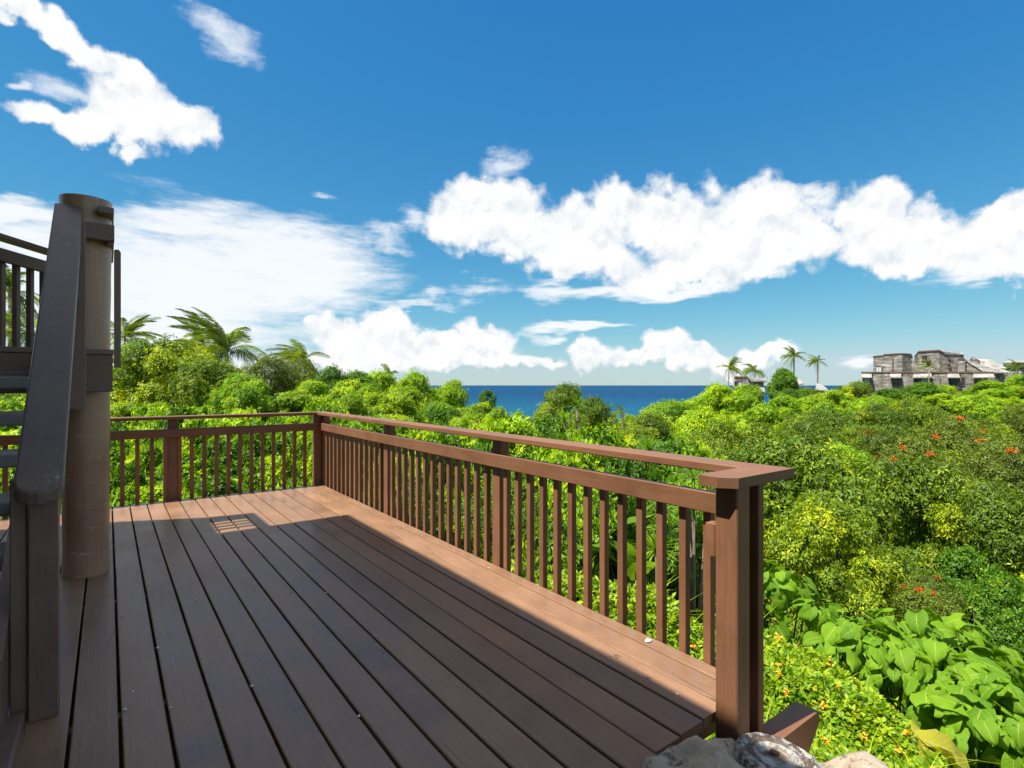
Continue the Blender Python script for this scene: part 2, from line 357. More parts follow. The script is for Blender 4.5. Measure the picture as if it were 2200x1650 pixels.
def shingle_mat(name, dark, light, warm, row=0.22):
    t = MT(name); tc = t.n('ShaderNodeTexCoord'); p = tc.outputs['Object']
    sp = t.n('ShaderNodeSeparateXYZ', {0: p})
    h = t.math('ADD', sp.outputs[0], sp.outputs[1])
    br = t.n('ShaderNodeTexBrick', {'Vector': t.n('ShaderNodeCombineXYZ', {0: h, 1: sp.outputs[2], 2: 0.0}).outputs[0], 'Scale': 1.0,
        'Color1': (1, 1, 1, 1), 'Color2': (.45, .45, .45, 1), 'Mortar': (.1, .1, .1, 1), 'Mortar Size': 0.02, 'Brick Width': 0.24, 'Row Height': row, 'Mortar Smooth': 0.3})
    n = t.n('ShaderNodeTexNoise', {'Vector': p, 'Scale': 0.55, 'Detail': 8.0, 'Roughness': 0.72}).outputs['Fac']
    n2 = t.n('ShaderNodeTexNoise', {'Vector': p, 'Scale': 2.6, 'Detail': 6.0, 'Roughness': 0.7}).outputs['Fac']
    c = t.ramp(n, [(0.32, dark), (0.55, tuple((a+b)/2 for a, b in zip(dark, light))), (0.70, light)])
    st = t.n('ShaderNodeTexNoise', {'Vector': t.n('ShaderNodeCombineXYZ', {0: t.math('MULTIPLY', h, 0.55), 1: t.math('MULTIPLY', sp.outputs[2], 2.6), 2: 0.0}).outputs[0], 'Scale': 1.0, 'Detail': 5.0, 'Roughness': 0.75}).outputs['Fac']
    c = t.mix(t.n('ShaderNodeMapRange', {0: st, 1: 0.54, 2: 0.64, 3: 0.0, 4: 0.85}).outputs[0], c, tuple(min(.7, q * 1.45) for q in light))
    c = t.mix(t.n('ShaderNodeMapRange', {0: st, 1: 0.47, 2: 0.38, 3: 0.0, 4: 0.85}).outputs[0], c, tuple(q * 0.42 for q in dark))
    c = t.mix(t.n('ShaderNodeMapRange', {0: n2, 1: 0.58, 2: 0.72, 3: 0.0, 4: 0.7}).outputs[0], c, warm)
    c = t.mix(t.n('ShaderNodeMapRange', {0: n2, 1: 0.44, 2: 0.30, 3: 0.0, 4: 0.8}).outputs[0], c, tuple(q * 0.45 for q in dark))
    c = t.mix(0.6, c, br.outputs['Color'], 'MULTIPLY')
    b = t.n('ShaderNodeBump', {'Height': br.outputs['Color'], 'Strength': 0.9, 'Distance': 0.06})
    return t.done(t.n('ShaderNodeBsdfPrincipled', {'Base Color': c, 'Roughness': 0.9, 'Specular IOR Level': 0.15, 'Normal': b.outputs[0]}).outputs[0])
M['shingle'] = shingle_mat('grey_wall_shingles', (.16, .145, .12), (.50, .47, .42), (.27, .17, .10))
M['roof_shingle'] = shingle_mat('pale_roof_shingles', (.30, .28, .25), (.56, .54, .50), (.30, .22, .15), 0.26)

# ------------------------------------------------------------------ terrain and sea
TH = [-180, -90, -50, -30, -15, -4, 5, 15, 25, 36, 50, 90, 180]
RR = [0, 3, 8, 12, 20, 30, 45, 65, 85, 105, 140, 190, 260]
TB = {-180: [-1.3,-1.3,-1.2,-1.2,-1.2,-1.2,-1.2,-1.2,-1.5,-2,-8,-40,-75],
      -90:  [-1.3,-1.2,-1.0,-.9,-.8,-.8,-.8,-1,-1.5,-2,-8,-40,-75],
      -50:  [-1.3,-1.2,-1.1,-1.6,-2.4,-2.8,-2.9,-3,-4,-5,-14,-45,-75],
      -30:  [-1.3,-1.2,-1.2,-1.7,-2.6,-3.0,-3.2,-4,-6,-9,-20,-50,-75],
      -15:  [-1.3,-1.25,-1.6,-2.3,-3.2,-3.8,-5,-7.5,-11,-16,-30,-55,-75],
      -4:   [-1.3,-1.3,-2.1,-2.9,-4.2,-5.5,-8.5,-14,-20,-27,-40,-60,-75],
      5:    [-1.3,-1.3,-2.3,-3.0,-4.4,-6.2,-10,-15,-21,-27,-40,-60,-75],
      15:   [-1.3,-1.35,-2.7,-4.0,-6.0,-7.6,-8.5,-8.5,-7.5,-8,-18,-50,-75],
      25:   [-1.3,-1.4,-3.2,-5.0,-7.4,-8.6,-8.4,-7.0,-5.4,-4,-8,-40,-75],
      36:   [-1.3,-1.4,-3.3,-5.2,-7.8,-8.8,-8.2,-6.6,-4.6,-3,-4,-30,-75],
      50:   [-1.3,-1.4,-3.2,-5.2,-7.6,-8.4,-7.8,-6,-4,-2.5,-3,-30,-75],
      90:   [-1.3,-1.3,-2.5,-4,-5,-5.5,-5,-4,-3,-2.5,-4,-35,-75],
      180:  [-1.3,-1.3,-1.2,-1.2,-1.2,-1.2,-1.2,-1.2,-1.5,-2,-8,-40,-75]}
TBA = np.array([TB[t] for t in TH])
def gz(x, y):
    r = math.hypot(x, y); th = math.degrees(math.atan2(x, y) - YAW); th = (th + 180) % 360 - 180
    col = [float(np.interp(r, RR, TBA[i])) for i in range(len(TH))]
    z = float(np.interp(th, TH, col))
    return z + 0.10 * math.sin(x * 0.9 + 1.3) * math.cos(y * 0.8) * min(1, r / 6)
def build_terrain():
    rs = [0.0] + [0.6 * 1.115 ** i for i in range(57)]
    na = 120; V = [(0, 0, gz(0, 0))]; F = []
    for r in rs[1:]:
        for k in range(na):
            a = 2 * PI * k / na; x, y = r * math.sin(a), r * math.cos(a); V.append((x, y, gz(x, y)))
    for k in range(na): F.append((0, 1 + (k + 1) % na, 1 + k))
    for i in range(len(rs) - 2):
        for k in range(na):
            a = 1 + i * na + k; b = 1 + i * na + (k + 1) % na
            F.append((a, b, b + na, a + na))
    me = MB().add(V, F).mesh('terrain', True)
    tag(obj('terrain', me, M['soil']), kind='structure')
build_terrain()
def build_sea():
    t = MT('sea_water'); g = t.n('ShaderNodeNewGeometry'); p = g.outputs['Position']
    ps = t.n('ShaderNodeVectorMath', {0: p, 1: (0.012, 0.012, 0.012)}, operation='MULTIPLY').outputs[0]
    n = t.n('ShaderNodeTexNoise', {'Vector': ps, 'Scale': 1.0, 'Detail': 9.0, 'Roughness': 0.68}).outputs['Fac']
    big = t.n('ShaderNodeTexNoise', {'Vector': ps, 'Scale': 0.05, 'Detail': 4.0}).outputs['Fac']
    # reef shallows near the shore are greener than the open water
    ln = t.n('ShaderNodeVectorMath', {0: p}, operation='LENGTH').outputs['Value']
    sh = t.n('ShaderNodeMapRange', {0: t.math('ADD', ln, t.math('MULTIPLY', big, 900.0)), 1: 900.0, 2: 3600.0}).outputs[0]
    c = t.ramp(sh, [(0.0, (.006, .105, .165)), (0.5, (.004, .066, .130)), (1.0, (.002, .042, .105))])
    c = t.mix(t.n('ShaderNodeMapRange', {0: n, 1: 0.40, 2: 0.62, 3: 0.0, 4: 0.35}).outputs[0], c, (.004, .035, .09))
    c = t.mix(t.n('ShaderNodeMapRange', {0: n, 1: 0.735, 2: 0.76, 3: 0.0, 4: 0.8}).outputs[0], c, (.6, .65, .68))
    b = t.n('ShaderNodeBump', {'Height': n, 'Strength': 1.0, 'Distance': 12.0})
    pr = t.n('ShaderNodeBsdfPrincipled', {'Base Color': c, 'Roughness': 0.6, 'Specular IOR Level': 0.04, 'Normal': b.outputs[0]})
    m = t.done(pr.outputs[0])
    rs = [0, 150, 400, 1000, 3000, 9000, 25000, 70000]; na = 72; V = [(0, 0, -62.0)]; F = []
    for r in rs[1:]:
        for k in range(na):
            a = 2 * PI * k / na; V.append((r * math.sin(a), r * math.cos(a), -62.0))
    for k in range(na): F.append((0, 1 + (k + 1) % na, 1 + k))
    for i in range(len(rs) - 2):
        for k in range(na):
            a = 1 + i * na + k; b2 = 1 + i * na + (k + 1) % na
            F.append((a, b2, b2 + na, a + na))
    tag(obj('sea', MB().add(V, F).mesh('sea'), m), kind='structure')
build_sea()

# ------------------------------------------------------------------ deck
rnd = random.Random(4)
deck = tag(empty('deck', (0, 4, -0.1)), 'brown painted plank deck with a sunlit strip along its rails', 'deck')
def child(parent, name, me, mat, loc=(0, 0, 0), rot=(0, 0, 0)):
    """child whose mesh is in world coordinates"""
    o = obj(name, me, mat, parent, loc, rot)
    o.matrix_parent_inverse = Matrix.Translation(parent.location).inverted()
    return o
PITCH, GAP0, DY1 = 0.146, 1.934, 6.943
for k in range(-2, 37):
    x1 = GAP0 - PITCH * k - 0.0055; x0 = x1 - PITCH + 0.011
    j = rnd.uniform(-0.0015, 0.0015)
    if k == -2: x1 = 2.166
    if k < 0: y0 = 1.213
    elif k < 3: y0 = 1.212 - 0.006 * k
    else: y0 = -1.6
    dz = rnd.uniform(-0.0015, 0.0012)
    child(deck, 'deck_board', MB().cbox(x0 + j, x1 + j, y0, DY1 + rnd.uniform(-.004, .004), -0.038 + dz, dz, 1, 0.004).mesh('deck_board'), M['deck'])
for y in (1.36, 2.6, 4.0, 5.4, 6.75):
    child(deck, 'joist', MB().box(-3.4, 2.16, y, y + 0.045, -0.24, -0.0405).mesh('joist'), M['wx'])
child(deck, 'gap_screen_board', MB().box(-3.4, 2.16, 6.90, 6.94, -1.6, -0.0415).mesh('gap_screen_board'), M['wx'])  # added screen that hides the sunlit ground so the deck gaps look dark
for (x, y) in ((0.2, 1.6), (0.2, 6.6), (2.0, 1.6), (2.0, 4.2), (2.0, 6.6), (-3.0, 6.6), (-3.0, 1.6)):
    g0 = gz(x, y)
    child(deck, 'support_post', MB().cbox(x - .07, x + .07, y - .07, y + .07, g0 - 0.2, -0.242, 2).mesh('support_post'), M['wz'])
# beam end sticking out under the end post
bv = []
for (x, z) in ((1.995, -0.1), (2.36, -0.1), (2.37, -0.145), (2.22, -0.285), (1.995, -0.285)):
    bv.append((x, z))
n = len(bv)
child(deck, 'beam', MB().add([(x, 1.055, z) for x, z in bv] + [(x, 1.148, z) for x, z in bv],
      [tuple(range(n)), tuple(range(2*n-1, n-1, -1))] + [(i, n+i, n+(i+1) % n, (i+1) % n) for i in range(n)]).mesh('beam'), M['wx'])

# ------------------------------------------------------------------ railings
ZC0, ZC1, ZM0, ZM1 = 0.876, 0.914, 0.684, 0.775
bal_me = MB().cbox(-0.019, 0.019, -0.019, 0.019, -0.26, ZM1 - 0.004, 2, 0.002).mesh('baluster'); bal_me.materials.append(M['wz'])
def baluster(parent, x, y, z=0.0, rz=0.0, me=None):
    o = obj('baluster', me or bal_me, None, parent, (x - parent.location.x, y - parent.location.y, z - parent.location.z), (0, 0, rz)); return o
rr = tag(empty('deck_railing', (2.2, 4.0, 0)), 'sunlit brown railing running along the right side of the deck', 'railing')
XB = 2.190
child(rr, 'cap_rail', MB().cbox(2.085, 2.225, 1.232, 7.012, ZC0, ZC1, 1, 0.005).mesh('cap_rail'), M['wy'])
child(rr, 'mid_rail', MB().cbox(2.132, 2.170, 1.20, 6.909, ZM0, ZM1, 1, 0.004).mesh('mid_rail'), M['wy'])
posts = (3.12, 5.0)
for y in posts:
    child(rr, 'post', MB().cbox(2.171, 2.258, y - 0.044, y + 0.044, -0.35, ZC0 - 0.001, 2).mesh('post'), M['wz'])
child(rr, 'post', MB().cbox(2.171, 2.258, 6.90, 6.988, -0.35, ZC0 - 0.001, 2).mesh('post'), M['wz'])
edges = [(1.30, 3.12 - .0, 12), (3.12, 5.0, 13), (5.0, 6.94, 13)]
ys = [1.585 + 0.1297 * i for i in range(12)] + [1.455]
for a, b, nn in ((3.12, 5.0, 13), (5.0, 6.94, 13)): ys += [a + (b - a) * (i + 1) / (nn + 1) for i in range(nn)]
for y in ys: baluster(rr, XB, y + rnd.uniform(-.003, .003))
# returned end of the right railing: cap board on two posts
child(rr, 'end_cap', MB().prism([(1.775, 1.205), (1.775, 1.145), (1.822, 1.089), (2.224, 1.089), (2.224, 1.2305), (1.79, 1.2305)], ZC0, ZC1).mesh('end_cap'), M['wx'])
tag(child(rr, 'end_post', MB().cbox(1.843, 1.931, 1.108, 1.198, -0.10, ZC0 - 0.001, 2, 0.005).mesh('end_post'), M['wz']), 'thick square end post with its near face in shade')
child(rr, 'end_post', MB().cbox(1.990, 2.030, 1.108, 1.198, -0.0995, ZC0 - 0.001, 2, 0.004).mesh('end_post_thin'), M['wz'])
bm_ = MB()
pf = [(1.190, 0.10), (1.158, 0.13), (1.158, 0.70), (1.180, 0.735), (1.197, 0.735), (1.197, 0.10)]
n = len(pf)
bm_.add([(1.938, y, z) for y, z in pf] + [(1.984, y, z) for y, z in pf], [tuple(range(n)), tuple(range(2*n-1, n-1, -1))] + [(i, n+i, n+(i+1) % n, (i+1) % n) for i in range(n)])
child(rr, 'slat', bm_.mesh('slat'), M['wz'])
child(rr, 'spacer_block', MB().cbox(1.932, 1.989, 1.15, 1.19, 0.775, 0.83, 0).mesh('spacer_block'), M['wz'])
pf = [(0.60, 2.148), (0.585, 2.155), (0.585, 2.1705), (0.70, 2.1705), (0.70, 2.148)]
child(rr, 'bracket_block', MB().cbox(1.846, 1.90, 1.200, 1.245, 0.60, 0.72, 2, 0.006).mesh('bracket_block'), M['wz'])

br = tag(empty('deck_railing', (0.5, 6.95, 0)), 'shaded brown railing across the far end of the deck', 'railing')
child(br, 'cap_rail', MB().cbox(-3.4, 2.0845, 6.872, 7.012, ZC0 + .001, ZC1 - .001, 0, 0.005).mesh('cap_rail'), M['wx'])
child(br, 'mid_rail', MB().cbox(-3.4, 2.1695, 6.910, 6.948, ZM0, ZM1, 0, 0.004).mesh('mid_rail'), M['wx'])
for x in (0.565, -1.35, -3.2):
    p_ = child(br, 'post', MB().cbox(x - 0.044, x + 0.044, 6.9490, 7.036, -0.35, ZC0 - 0.001, 2).mesh('post'), M['wz'])
    for s in (-1, 1):
        child(br, 'post_plank', MB().cbox(x + s * 0.065 - 0.0195, x + s * 0.065 + 0.0195, 6.9495, 7.02, -0.33, ZM1 - 0.01, 2).mesh('post_plank'), M['wz'])
child(br, 'post', MB().cbox(2.075, 2.163, 6.9490, 7.036, -0.35, ZC0 - 0.001, 2).mesh('post'), M['wz'])
for a, b, nn in ((0.565 + .06, 2.085, 11), (-1.35 + .06, 0.565 - .06, 13), (-3.2, -1.35, 13)):
    for i in range(nn): baluster(br, a + (b - a) * (i + 1) / (nn + 1), 6.969)

# ------------------------------------------------------------------ stairs, landing and column
LZ = 1.48
st = tag(empty('staircase', (-0.7, 2.6, 0)), 'open riser stairs with a dark worn handrail beside the round column', 'staircase')
def slope_plank(x0, x1, ya, za, yb, zb, th, cut=0.0):
    """plank between (ya,za) and (yb,zb) (top line), th thick measured down vertically"""
    return MB().add([(x0, ya, za - th), (x1, ya, za - th), (x1, yb, zb - th), (x0, yb, zb - th), (x0, ya, za), (x1, ya, za), (x1, yb, zb), (x0, yb, zb)],
                    [(3,2,1,0),(4,5,6,7),(0,1,5,4),(1,2,6,5),(2,3,7,6),(3,0,4,7)])
def bev(o, w=0.006, seg=2):
    m = o.modifiers.new('bevel', 'BEVEL'); m.width = w; m.segments = seg; m.limit_method = 'ANGLE'; return o
hr = MB()
# handrail with rounded lower end
prof = []
for a in np.linspace(-PI/2, PI/2, 9): prof.append((-0.20 + 0.07 * math.sin(a), 2.60 - 0.045 * math.cos(a)))
top = prof + [(-0.13, 4.47), (-0.27, 4.47)]
zt = [0.905 + (y - 2.6) * (2.40 - 0.905) / (4.47 - 2.6) for x, y in top]
n = len(top)
hr.add([(x, y, z - 0.052) for (x, y), z in zip(top, zt)] + [(x, y, z) for (x, y), z in zip(top, zt)],
       [tuple(range(n-1, -1, -1)), tuple(range(n, 2*n))] + [(i, (i+1) % n, n+(i+1) % n, n+i) for i in range(n)])
bev(tag(child(st, 'handrail', hr.mesh('handrail'), M['handrail']), 'dark handrail with pale scratches along its top'), 0.008)
bev(child(st, 'newel_post', MB().box(-0.236, -0.150, 2.675, 2.765, 0.001, 0.895).mesh('newel_post'), M['stairz']), 0.004)
child(st, 'newel_post', MB().cbox(-0.290, -0.242, 2.70, 2.79, 0.001, 0.90, 2).mesh('newel_plate'), M['stairz'])
child(st, 'newel_post', MB().cbox(-0.205, -0.112, 4.352, 4.392, 1.10, 2.28, 2).mesh('newel_upper'), M['stairz'])
child(st, 'stringer', slope_plank(-0.335, -0.292, 2.55, 0.30, 4.395, 1.47, 0.34).mesh('stringer'), M['stair'])
child(st, 'stringer', slope_plank(-1.32, -1.28, 2.55, 0.30, 4.395, 1.47, 0.34).mesh('stringer_far'), M['stair'])
bev(child(st, 'stringer_foot', MB().box(-0.40, -0.245, 2.30, 2.68, 0.001, 0.05).mesh('stringer_foot'), M['stair']), 0.008)
for i in range(7):
    z = 0.185 * (i + 1); y = 2.56 + 0.2275 * i
    bev(child(st, 'tread', MB().box(-1.2795, -0.3365, y, y + 0.27, z - 0.066, z).mesh('tread'), M['tread']), 0.01)
ld = tag(empty('landing', (-1.0, 5.0, LZ)), 'raised dark landing at the stair top with its own slim railing', 'landing')
poly = [(0.02, 4.445), (0.02, 5.12), (-0.29, 5.03), (-0.66, 4.465), (-3.0, 4.465), (-3.0, 4.445)]
child(ld, 'floor_slab', MB().prism(poly[::-1], LZ - 0.06, LZ - 0.002).mesh('floor_slab'), M['stairx'])
child(ld, 'beam', MB().cbox(-3.0, 0.025, 4.395, 4.443, 1.205, 1.445, 0, 0.005).mesh('beam'), M['stairx'])
child(ld, 'edge_board', MB().cbox(-3.0, 0.03, 4.388, 4.4445, 1.4455, LZ, 0, 0.004).mesh('edge_board'), M['stairx'])
child(ld, 'beam', MB().cbox(-3.0, -0.34, 4.36, 4.394, 1.20, 1.33, 0, 0.005).mesh('beam_lower'), M['stairx'])
# slim railing on the slanted far edge
a = Vector((-0.64, 4.46)); b = Vector((-0.317, 4.965)); dr = (b - a).normalized(); ang = math.atan2(dr.y, dr.x); ln = (b - a).length
def along(p0, p1, w, z0, z1, name, parent, mat):
    p0 = Vector(p0); p1 = Vector(p1); d_ = (p1 - p0); me = MB().cbox(0, d_.length, -w/2, w/2, z0, z1, 0, 0.004).mesh(name)
    return child(parent, name, me, mat, (p0.x, p0.y, 0), (0, 0, math.atan2(d_.y, d_.x)))
along(a, b, 0.07, 2.152, 2.186, 'cap_rail', ld, M['stairx'])
along(a, b, 0.038, 2.02, 2.10, 'mid_rail', ld, M['stairx'])
ub = MB().cbox(-0.016, 0.016, -0.016, 0.016, 1.40, 2.08, 2, 0.002).mesh('baluster'); ub.materials.append(M['stairz'])
nb = int(ln / 0.105)
for i in range(nb + 1):
    p = a + dr * (0.02 + i * (ln - 0.04) / nb) + Vector((dr.y, -dr.x)) * -0.0385
    baluster(ld, p.x, p.y, 0, ang, ub)
child(ld, 'post', MB().cbox(-0.33, -0.26, 4.99, 5.05, 1.42, 2.151, 2).mesh('post'), M['stairz'])
# rail along the open side, seen almost end-on past the column
bev(child(ld, 'cap_rail', MB().box(-0.055, 0.032, 4.40, 5.10, 2.36, 2.405).mesh('cap_rail_side'), M['stair']), 0.006)
child(ld, 'mid_rail', MB().cbox(-0.006, 0.032, 4.43, 5.10, 2.17, 2.295, 1).mesh('mid_rail_side'), M['stair'])
child(ld, 'mid_rail', MB().cbox(-0.20, 0.034, 4.392, 4.4295, 2.185, 2.29, 0).mesh('mid_rail_front'), M['stairx'])
pf = [(0.036, 1.38), (0.078, 1.38), (0.078, 2.24), (0.066, 2.26), (0.044, 2.26), (0.036, 2.25)]
n = len(pf)
child(ld, 'post', MB().add([(x, 5.02, z) for x, z in pf] + [(x, 5.06, z) for x, z in pf], [tuple(range(n)), tuple(range(2*n-1, n-1, -1))] + [(i, n+i, n+(i+1) % n, (i+1) % n) for i in range(n)]).mesh('side_post'), M['stairz'])
cm = MB(); pts = []; rad = []
for i in range(26):
    z = 0.001 + i * (2.475) / 25; pts.append((-0.118 + 0.002 * math.sin(z * 3), 4.60, z)); rad.append(0.124 + 0.016 * z / 2.5 + 0.0012 * math.sin(i * 2.1) + (0.004 if i == 0 else 0))
cm.tube(pts, rad, 40)
cme = cm.mesh('round_column', True); 
col_o = tag(obj('round_column', cme, M['column']), 'thick round brown column standing behind the stair handrail', 'column')
bm2 = col_o.modifiers.new('edge', 'EDGE_SPLIT'); bm2.split_angle = math.radians(50)

# ------------------------------------------------------------------ the house beside the stairs (left of the view), its eaves shade the deck
hs_ = tag(empty('house', (-4, 1, -1.3)), 'house beside the stairs whose eaves shade the deck', 'house')
child(hs_, 'wall', MB().box(-8.0, -2.0, -5.0, 5.2, -1.5, 5.02).mesh('wall'), M['siding'])
RZ0, RZ1 = 5.04, 5.20
def shp(x, y): return (x - 0.55 * RZ1, y + 0.05 * RZ1)
rp = [shp(1.86, -6.0), shp(1.86, 5.16), shp(1.165, 5.16)]
ox0, oy0 = shp(0.745, 5.10); ox1, oy1 = shp(1.06, 5.62)  # unseen roof opening, shaped to throw the light patch on the deck
ex, _ = shp(1.16, 5.7)
rb = MB()
rb.prism([(-9, -6), (rp[0][0], -6), rp[1], (-9, rp[1][1])], RZ0, RZ1)
child(hs_, 'roof', rb.mesh('roof'), M['siding'])
rb = MB()
y1 = rp[1][1] + 0.0005
rb.prism([(-9, y1), (ox0, y1), (ox0, shp(0, 5.85)[1]), shp(0.03, 6.16), (-9, 8.4)], RZ0, RZ1)
ox1 += 0.075
rb.prism([(ox1, y1), (ex, y1), shp(1.15, 5.76), (ox1, oy1)], RZ0 + .001, RZ1 - .001)
rb.prism([(ox0 + .0005, oy1), (ox1 - .0005, oy1), (ox1 - .0005, shp(0, 5.79)[1]), (ox0 + .0005, shp(0, 5.85)[1])], RZ0 + .001, RZ1 - .001)
rb.prism([(ox1, oy1 + .0005), shp(1.15, 5.76), (ox1, shp(0, 5.79)[1])], RZ0 + .001, RZ1 - .001)
child(hs_, 'roof', rb.mesh('roof_corner'), M['siding'])
for i in range(4):  # unseen slats added in the opening to stripe that light patch
    y = y1 + 0.035 + (oy1 - y1) * (i + 0.6) / 4.3
    child(hs_, 'slat', MB().box(ox0 + .001, ox1 - .001, y, y + 0.055, RZ1 - 0.03, RZ1 - .002).mesh('slat'), M['siding'])

# ------------------------------------------------------------------ rocks and stump below the end post
def rock_mesh(name, seed, rx, ry, rz_, sub=5, amp=0.18):
    import bmesh
    from mathutils import noise
    bm = bmesh.new(); bmesh.ops.create_icosphere(bm, subdivisions=sub, radius=1.0)
    o = Vector((seed * 7.3, seed * 3.1, 0))
    for v in bm.verts:
        p = v.co.copy(); q = noise.fractal(p * 1.1 + o, 1.0, 2.0, 5) * amp + noise.fractal(p * 5 + o, 1.0, 2.0, 4) * amp * 0.30 - (0.10 * amp if noise.noise(p * 3.1 + o * 2) > 0.12 else 0)
        rdg = abs(noise.noise(p * 2.2 + o)) * amp * 0.9
        s = 1 + q - rdg
        v.co = Vector((p.x * rx * s, p.y * ry * s, p.z * rz_ * s))
    me = bpy.data.meshes.new(name); bm.to_mesh(me); bm.free()
    me.polygons.foreach_set('use_smooth', [True] * len(me.polygons)); return me
def rock_mat():
    t = MT('lichen_rock'); p = t.n('ShaderNodeTexCoord').outputs['Object']
    nz = lambda sc, d=8.0, r=0.65: t.n('ShaderNodeTexNoise', {'Vector': p, 'Scale': sc, 'Detail': d, 'Roughness': r}).outputs['Fac']
    a, b, c_ = nz(5.0), nz(34.0, 6.0, 0.7), nz(11.0, 9.0, 0.7)
    c = t.ramp(a, [(0.3, (.26, .215, .16)), (0.5, (.44, .35, .255)), (0.7, (.54, .47, .38))])
    c = t.mix(t.n('ShaderNodeMapRange', {0: c_, 1: 0.56, 2: 0.63, 3: 0.0, 4: 0.85}).outputs[0], c, (.10, .095, .075))
    c = t.mix(t.n('ShaderNodeMapRange', {0: b, 1: 0.60, 2: 0.68, 3: 0.0, 4: 0.8}).outputs[0], c, (.07, .06, .045))
    c = t.mix(t.n('ShaderNodeMapRange', {0: c_, 1: 0.40, 2: 0.33, 3: 0.0, 4: 0.7}).outputs[0], c, (.56, .55, .50))
    bp = t.n('ShaderNodeBump', {'Height': t.math('ADD', t.math('MULTIPLY', c_, 1.0), t.math('MULTIPLY', b, 0.5)), 'Strength': 1.0, 'Distance': 0.02})
    return t.done(t.n('ShaderNodeBsdfPrincipled', {'Base Color': c, 'Roughness': 0.92, 'Specular IOR Level': 0.2, 'Normal': bp.outputs[0]}).outputs[0])
M['rock'] = rock_mat()
tag(obj('boulder', rock_mesh('boulder', 1, 0.52, 0.40, 0.40), M['rock'], None, (1.54, 1.0, -0.36)), 'rough tan boulder against the near end of the deck boards', 'rock')
tag(obj('boulder', rock_mesh('boulder_sunlit', 2, 0.46, 0.42, 0.42), M['rock'], None, (2.10, 0.76, -0.54)), 'pale sunlit boulder at the bottom edge below the beam end', 'rock')
def stump():
    t = MT('painted_stump'); tc = t.n('ShaderNodeTexCoord'); p = tc.outputs['Object']
    n = t.n('ShaderNodeTexNoise', {'Vector': p, 'Scale': 17.0, 'Detail': 9.0, 'Roughness': 0.75}).outputs['Fac']
    n2 = t.n('ShaderNodeTexNoise', {'Vector': p, 'Scale': 38.0, 'Detail': 6.0, 'Roughness': 0.7}).outputs['Fac']
    c = t.ramp(n, [(0.30, (.03,.025,.02)), (0.44, (.12,.10,.08)), (0.50, (.40,.38,.34)), (0.62, (.60,.60,.57))])
    c = t.mix(t.n('ShaderNodeMapRange', {0: n2, 1: 0.55, 2: 0.68, 3: 0.0, 4: 0.8}).outputs[0], c, (.19, .09, .045))
    rl = t.n('ShaderNodeVectorMath', {0: t.n('ShaderNodeVectorMath', {0: p, 1: (0.93, 1.0, 0.0)}, operation='MULTIPLY').outputs[0]}, operation='LENGTH').outputs['Value']
    rl = t.math('ADD', rl, t.math('MULTIPLY', t.math('SUBTRACT', n, 0.5), 0.05))
    ring = t.n('ShaderNodeMapRange', {0: t.math('ABSOLUTE', t.math('SUBTRACT', rl, 0.092)), 1: 0.013, 2: 0.006, 3: 0.0, 4: 0.85}).outputs[0]
    c = t.mix(t.math('MULTIPLY', ring, t.n('ShaderNodeMapRange', {0: n2, 1: 0.40, 2: 0.5}).outputs[0]), c, (.11, .055, .03))
    c = t.mix(t.n('ShaderNodeMapRange', {0: rl, 1: 0.05, 2: 0.02, 3: 0.0, 4: 0.8}).outputs[0], c, (.20, .10, .045))
    b = t.n('ShaderNodeBump', {'Height': t.math('SUBTRACT', t.math('ADD', n, n2), ring), 'Strength': 1.0, 'Distance': 0.014})
    m = t.done(t.n('ShaderNodeBsdfPrincipled', {'Base Color': c, 'Roughness': 0.85, 'Normal': b.outputs[0]}).outputs[0])
    from mathutils import noise
    V = []; F = []; seg = 44
    prof = [(0.148, -0.9), (0.143, -0.10), (0.140, -0.03), (0.128, -0.004), (0.112, 0.004), (0.095, -0.006), (0.070, -0.004), (0.045, -0.010), (0.02, -0.006)]
    for j, (r, z) in enumerate(prof):
        for k in range(seg):
            a = 2 * PI * k / seg; s = 1 + 0.07 * noise.noise(Vector((math.cos(a) * 1.6, math.sin(a) * 1.6, z * 2)))
            V.append((r * s * math.cos(a) * 1.08, r * s * math.sin(a), z + 0.009 * noise.noise(Vector((math.cos(a) * r * 40, math.sin(a) * r * 40, 3)))))
    for j in range(len(prof) - 1):
        for k in range(seg): F.append((j*seg+k, j*seg+(k+1) % seg, (j+1)*seg+(k+1) % seg, (j+1)*seg+k))
    F.append(tuple(range((len(prof)-1)*seg, len(prof)*seg)))
    s_ = tag(empty('log_stump', (1.865, 0.965, -0.03)), 'weathered log stump with flaking white paint and a rusty bolt', 'stump')
    s_.rotation_euler = (math.radians(5), math.radians(6), 0.3)
    obj('log', MB().add(V, F).mesh('log', True), m, s_)
    rust = flat_mat('rusty_bolt', (0.05, 0.028, 0.018), 0.9, 0.2, 0.5, 40.0)
    obj('bolt', MB().cbox(-0.016, 0.016, -0.015, 0.015, -0.03, -0.002, 2, 0.003).mesh('bolt'), rust, s_, (0.01, 0.015, 0))
stump()
ch = MB().add([(-.022, 0, 0.001), (-.005, -.018, 0.006), (.024, -.004, 0.001), (.012, .016, 0.007), (-.01, .013, 0.002), (0, 0, 0.011)], [(0,1,5),(1,2,5),(2,3,5),(3,4,5),(4,0,5)]).mesh('petal')
x, y = plan(1393, FPX * CAMZ / (1377 - HZ))
tag(obj('fallen_petal', ch, M['chip'], None, (x, y, 0.0)), 'single pale petal fallen on the sunlit deck edge', 'petal')

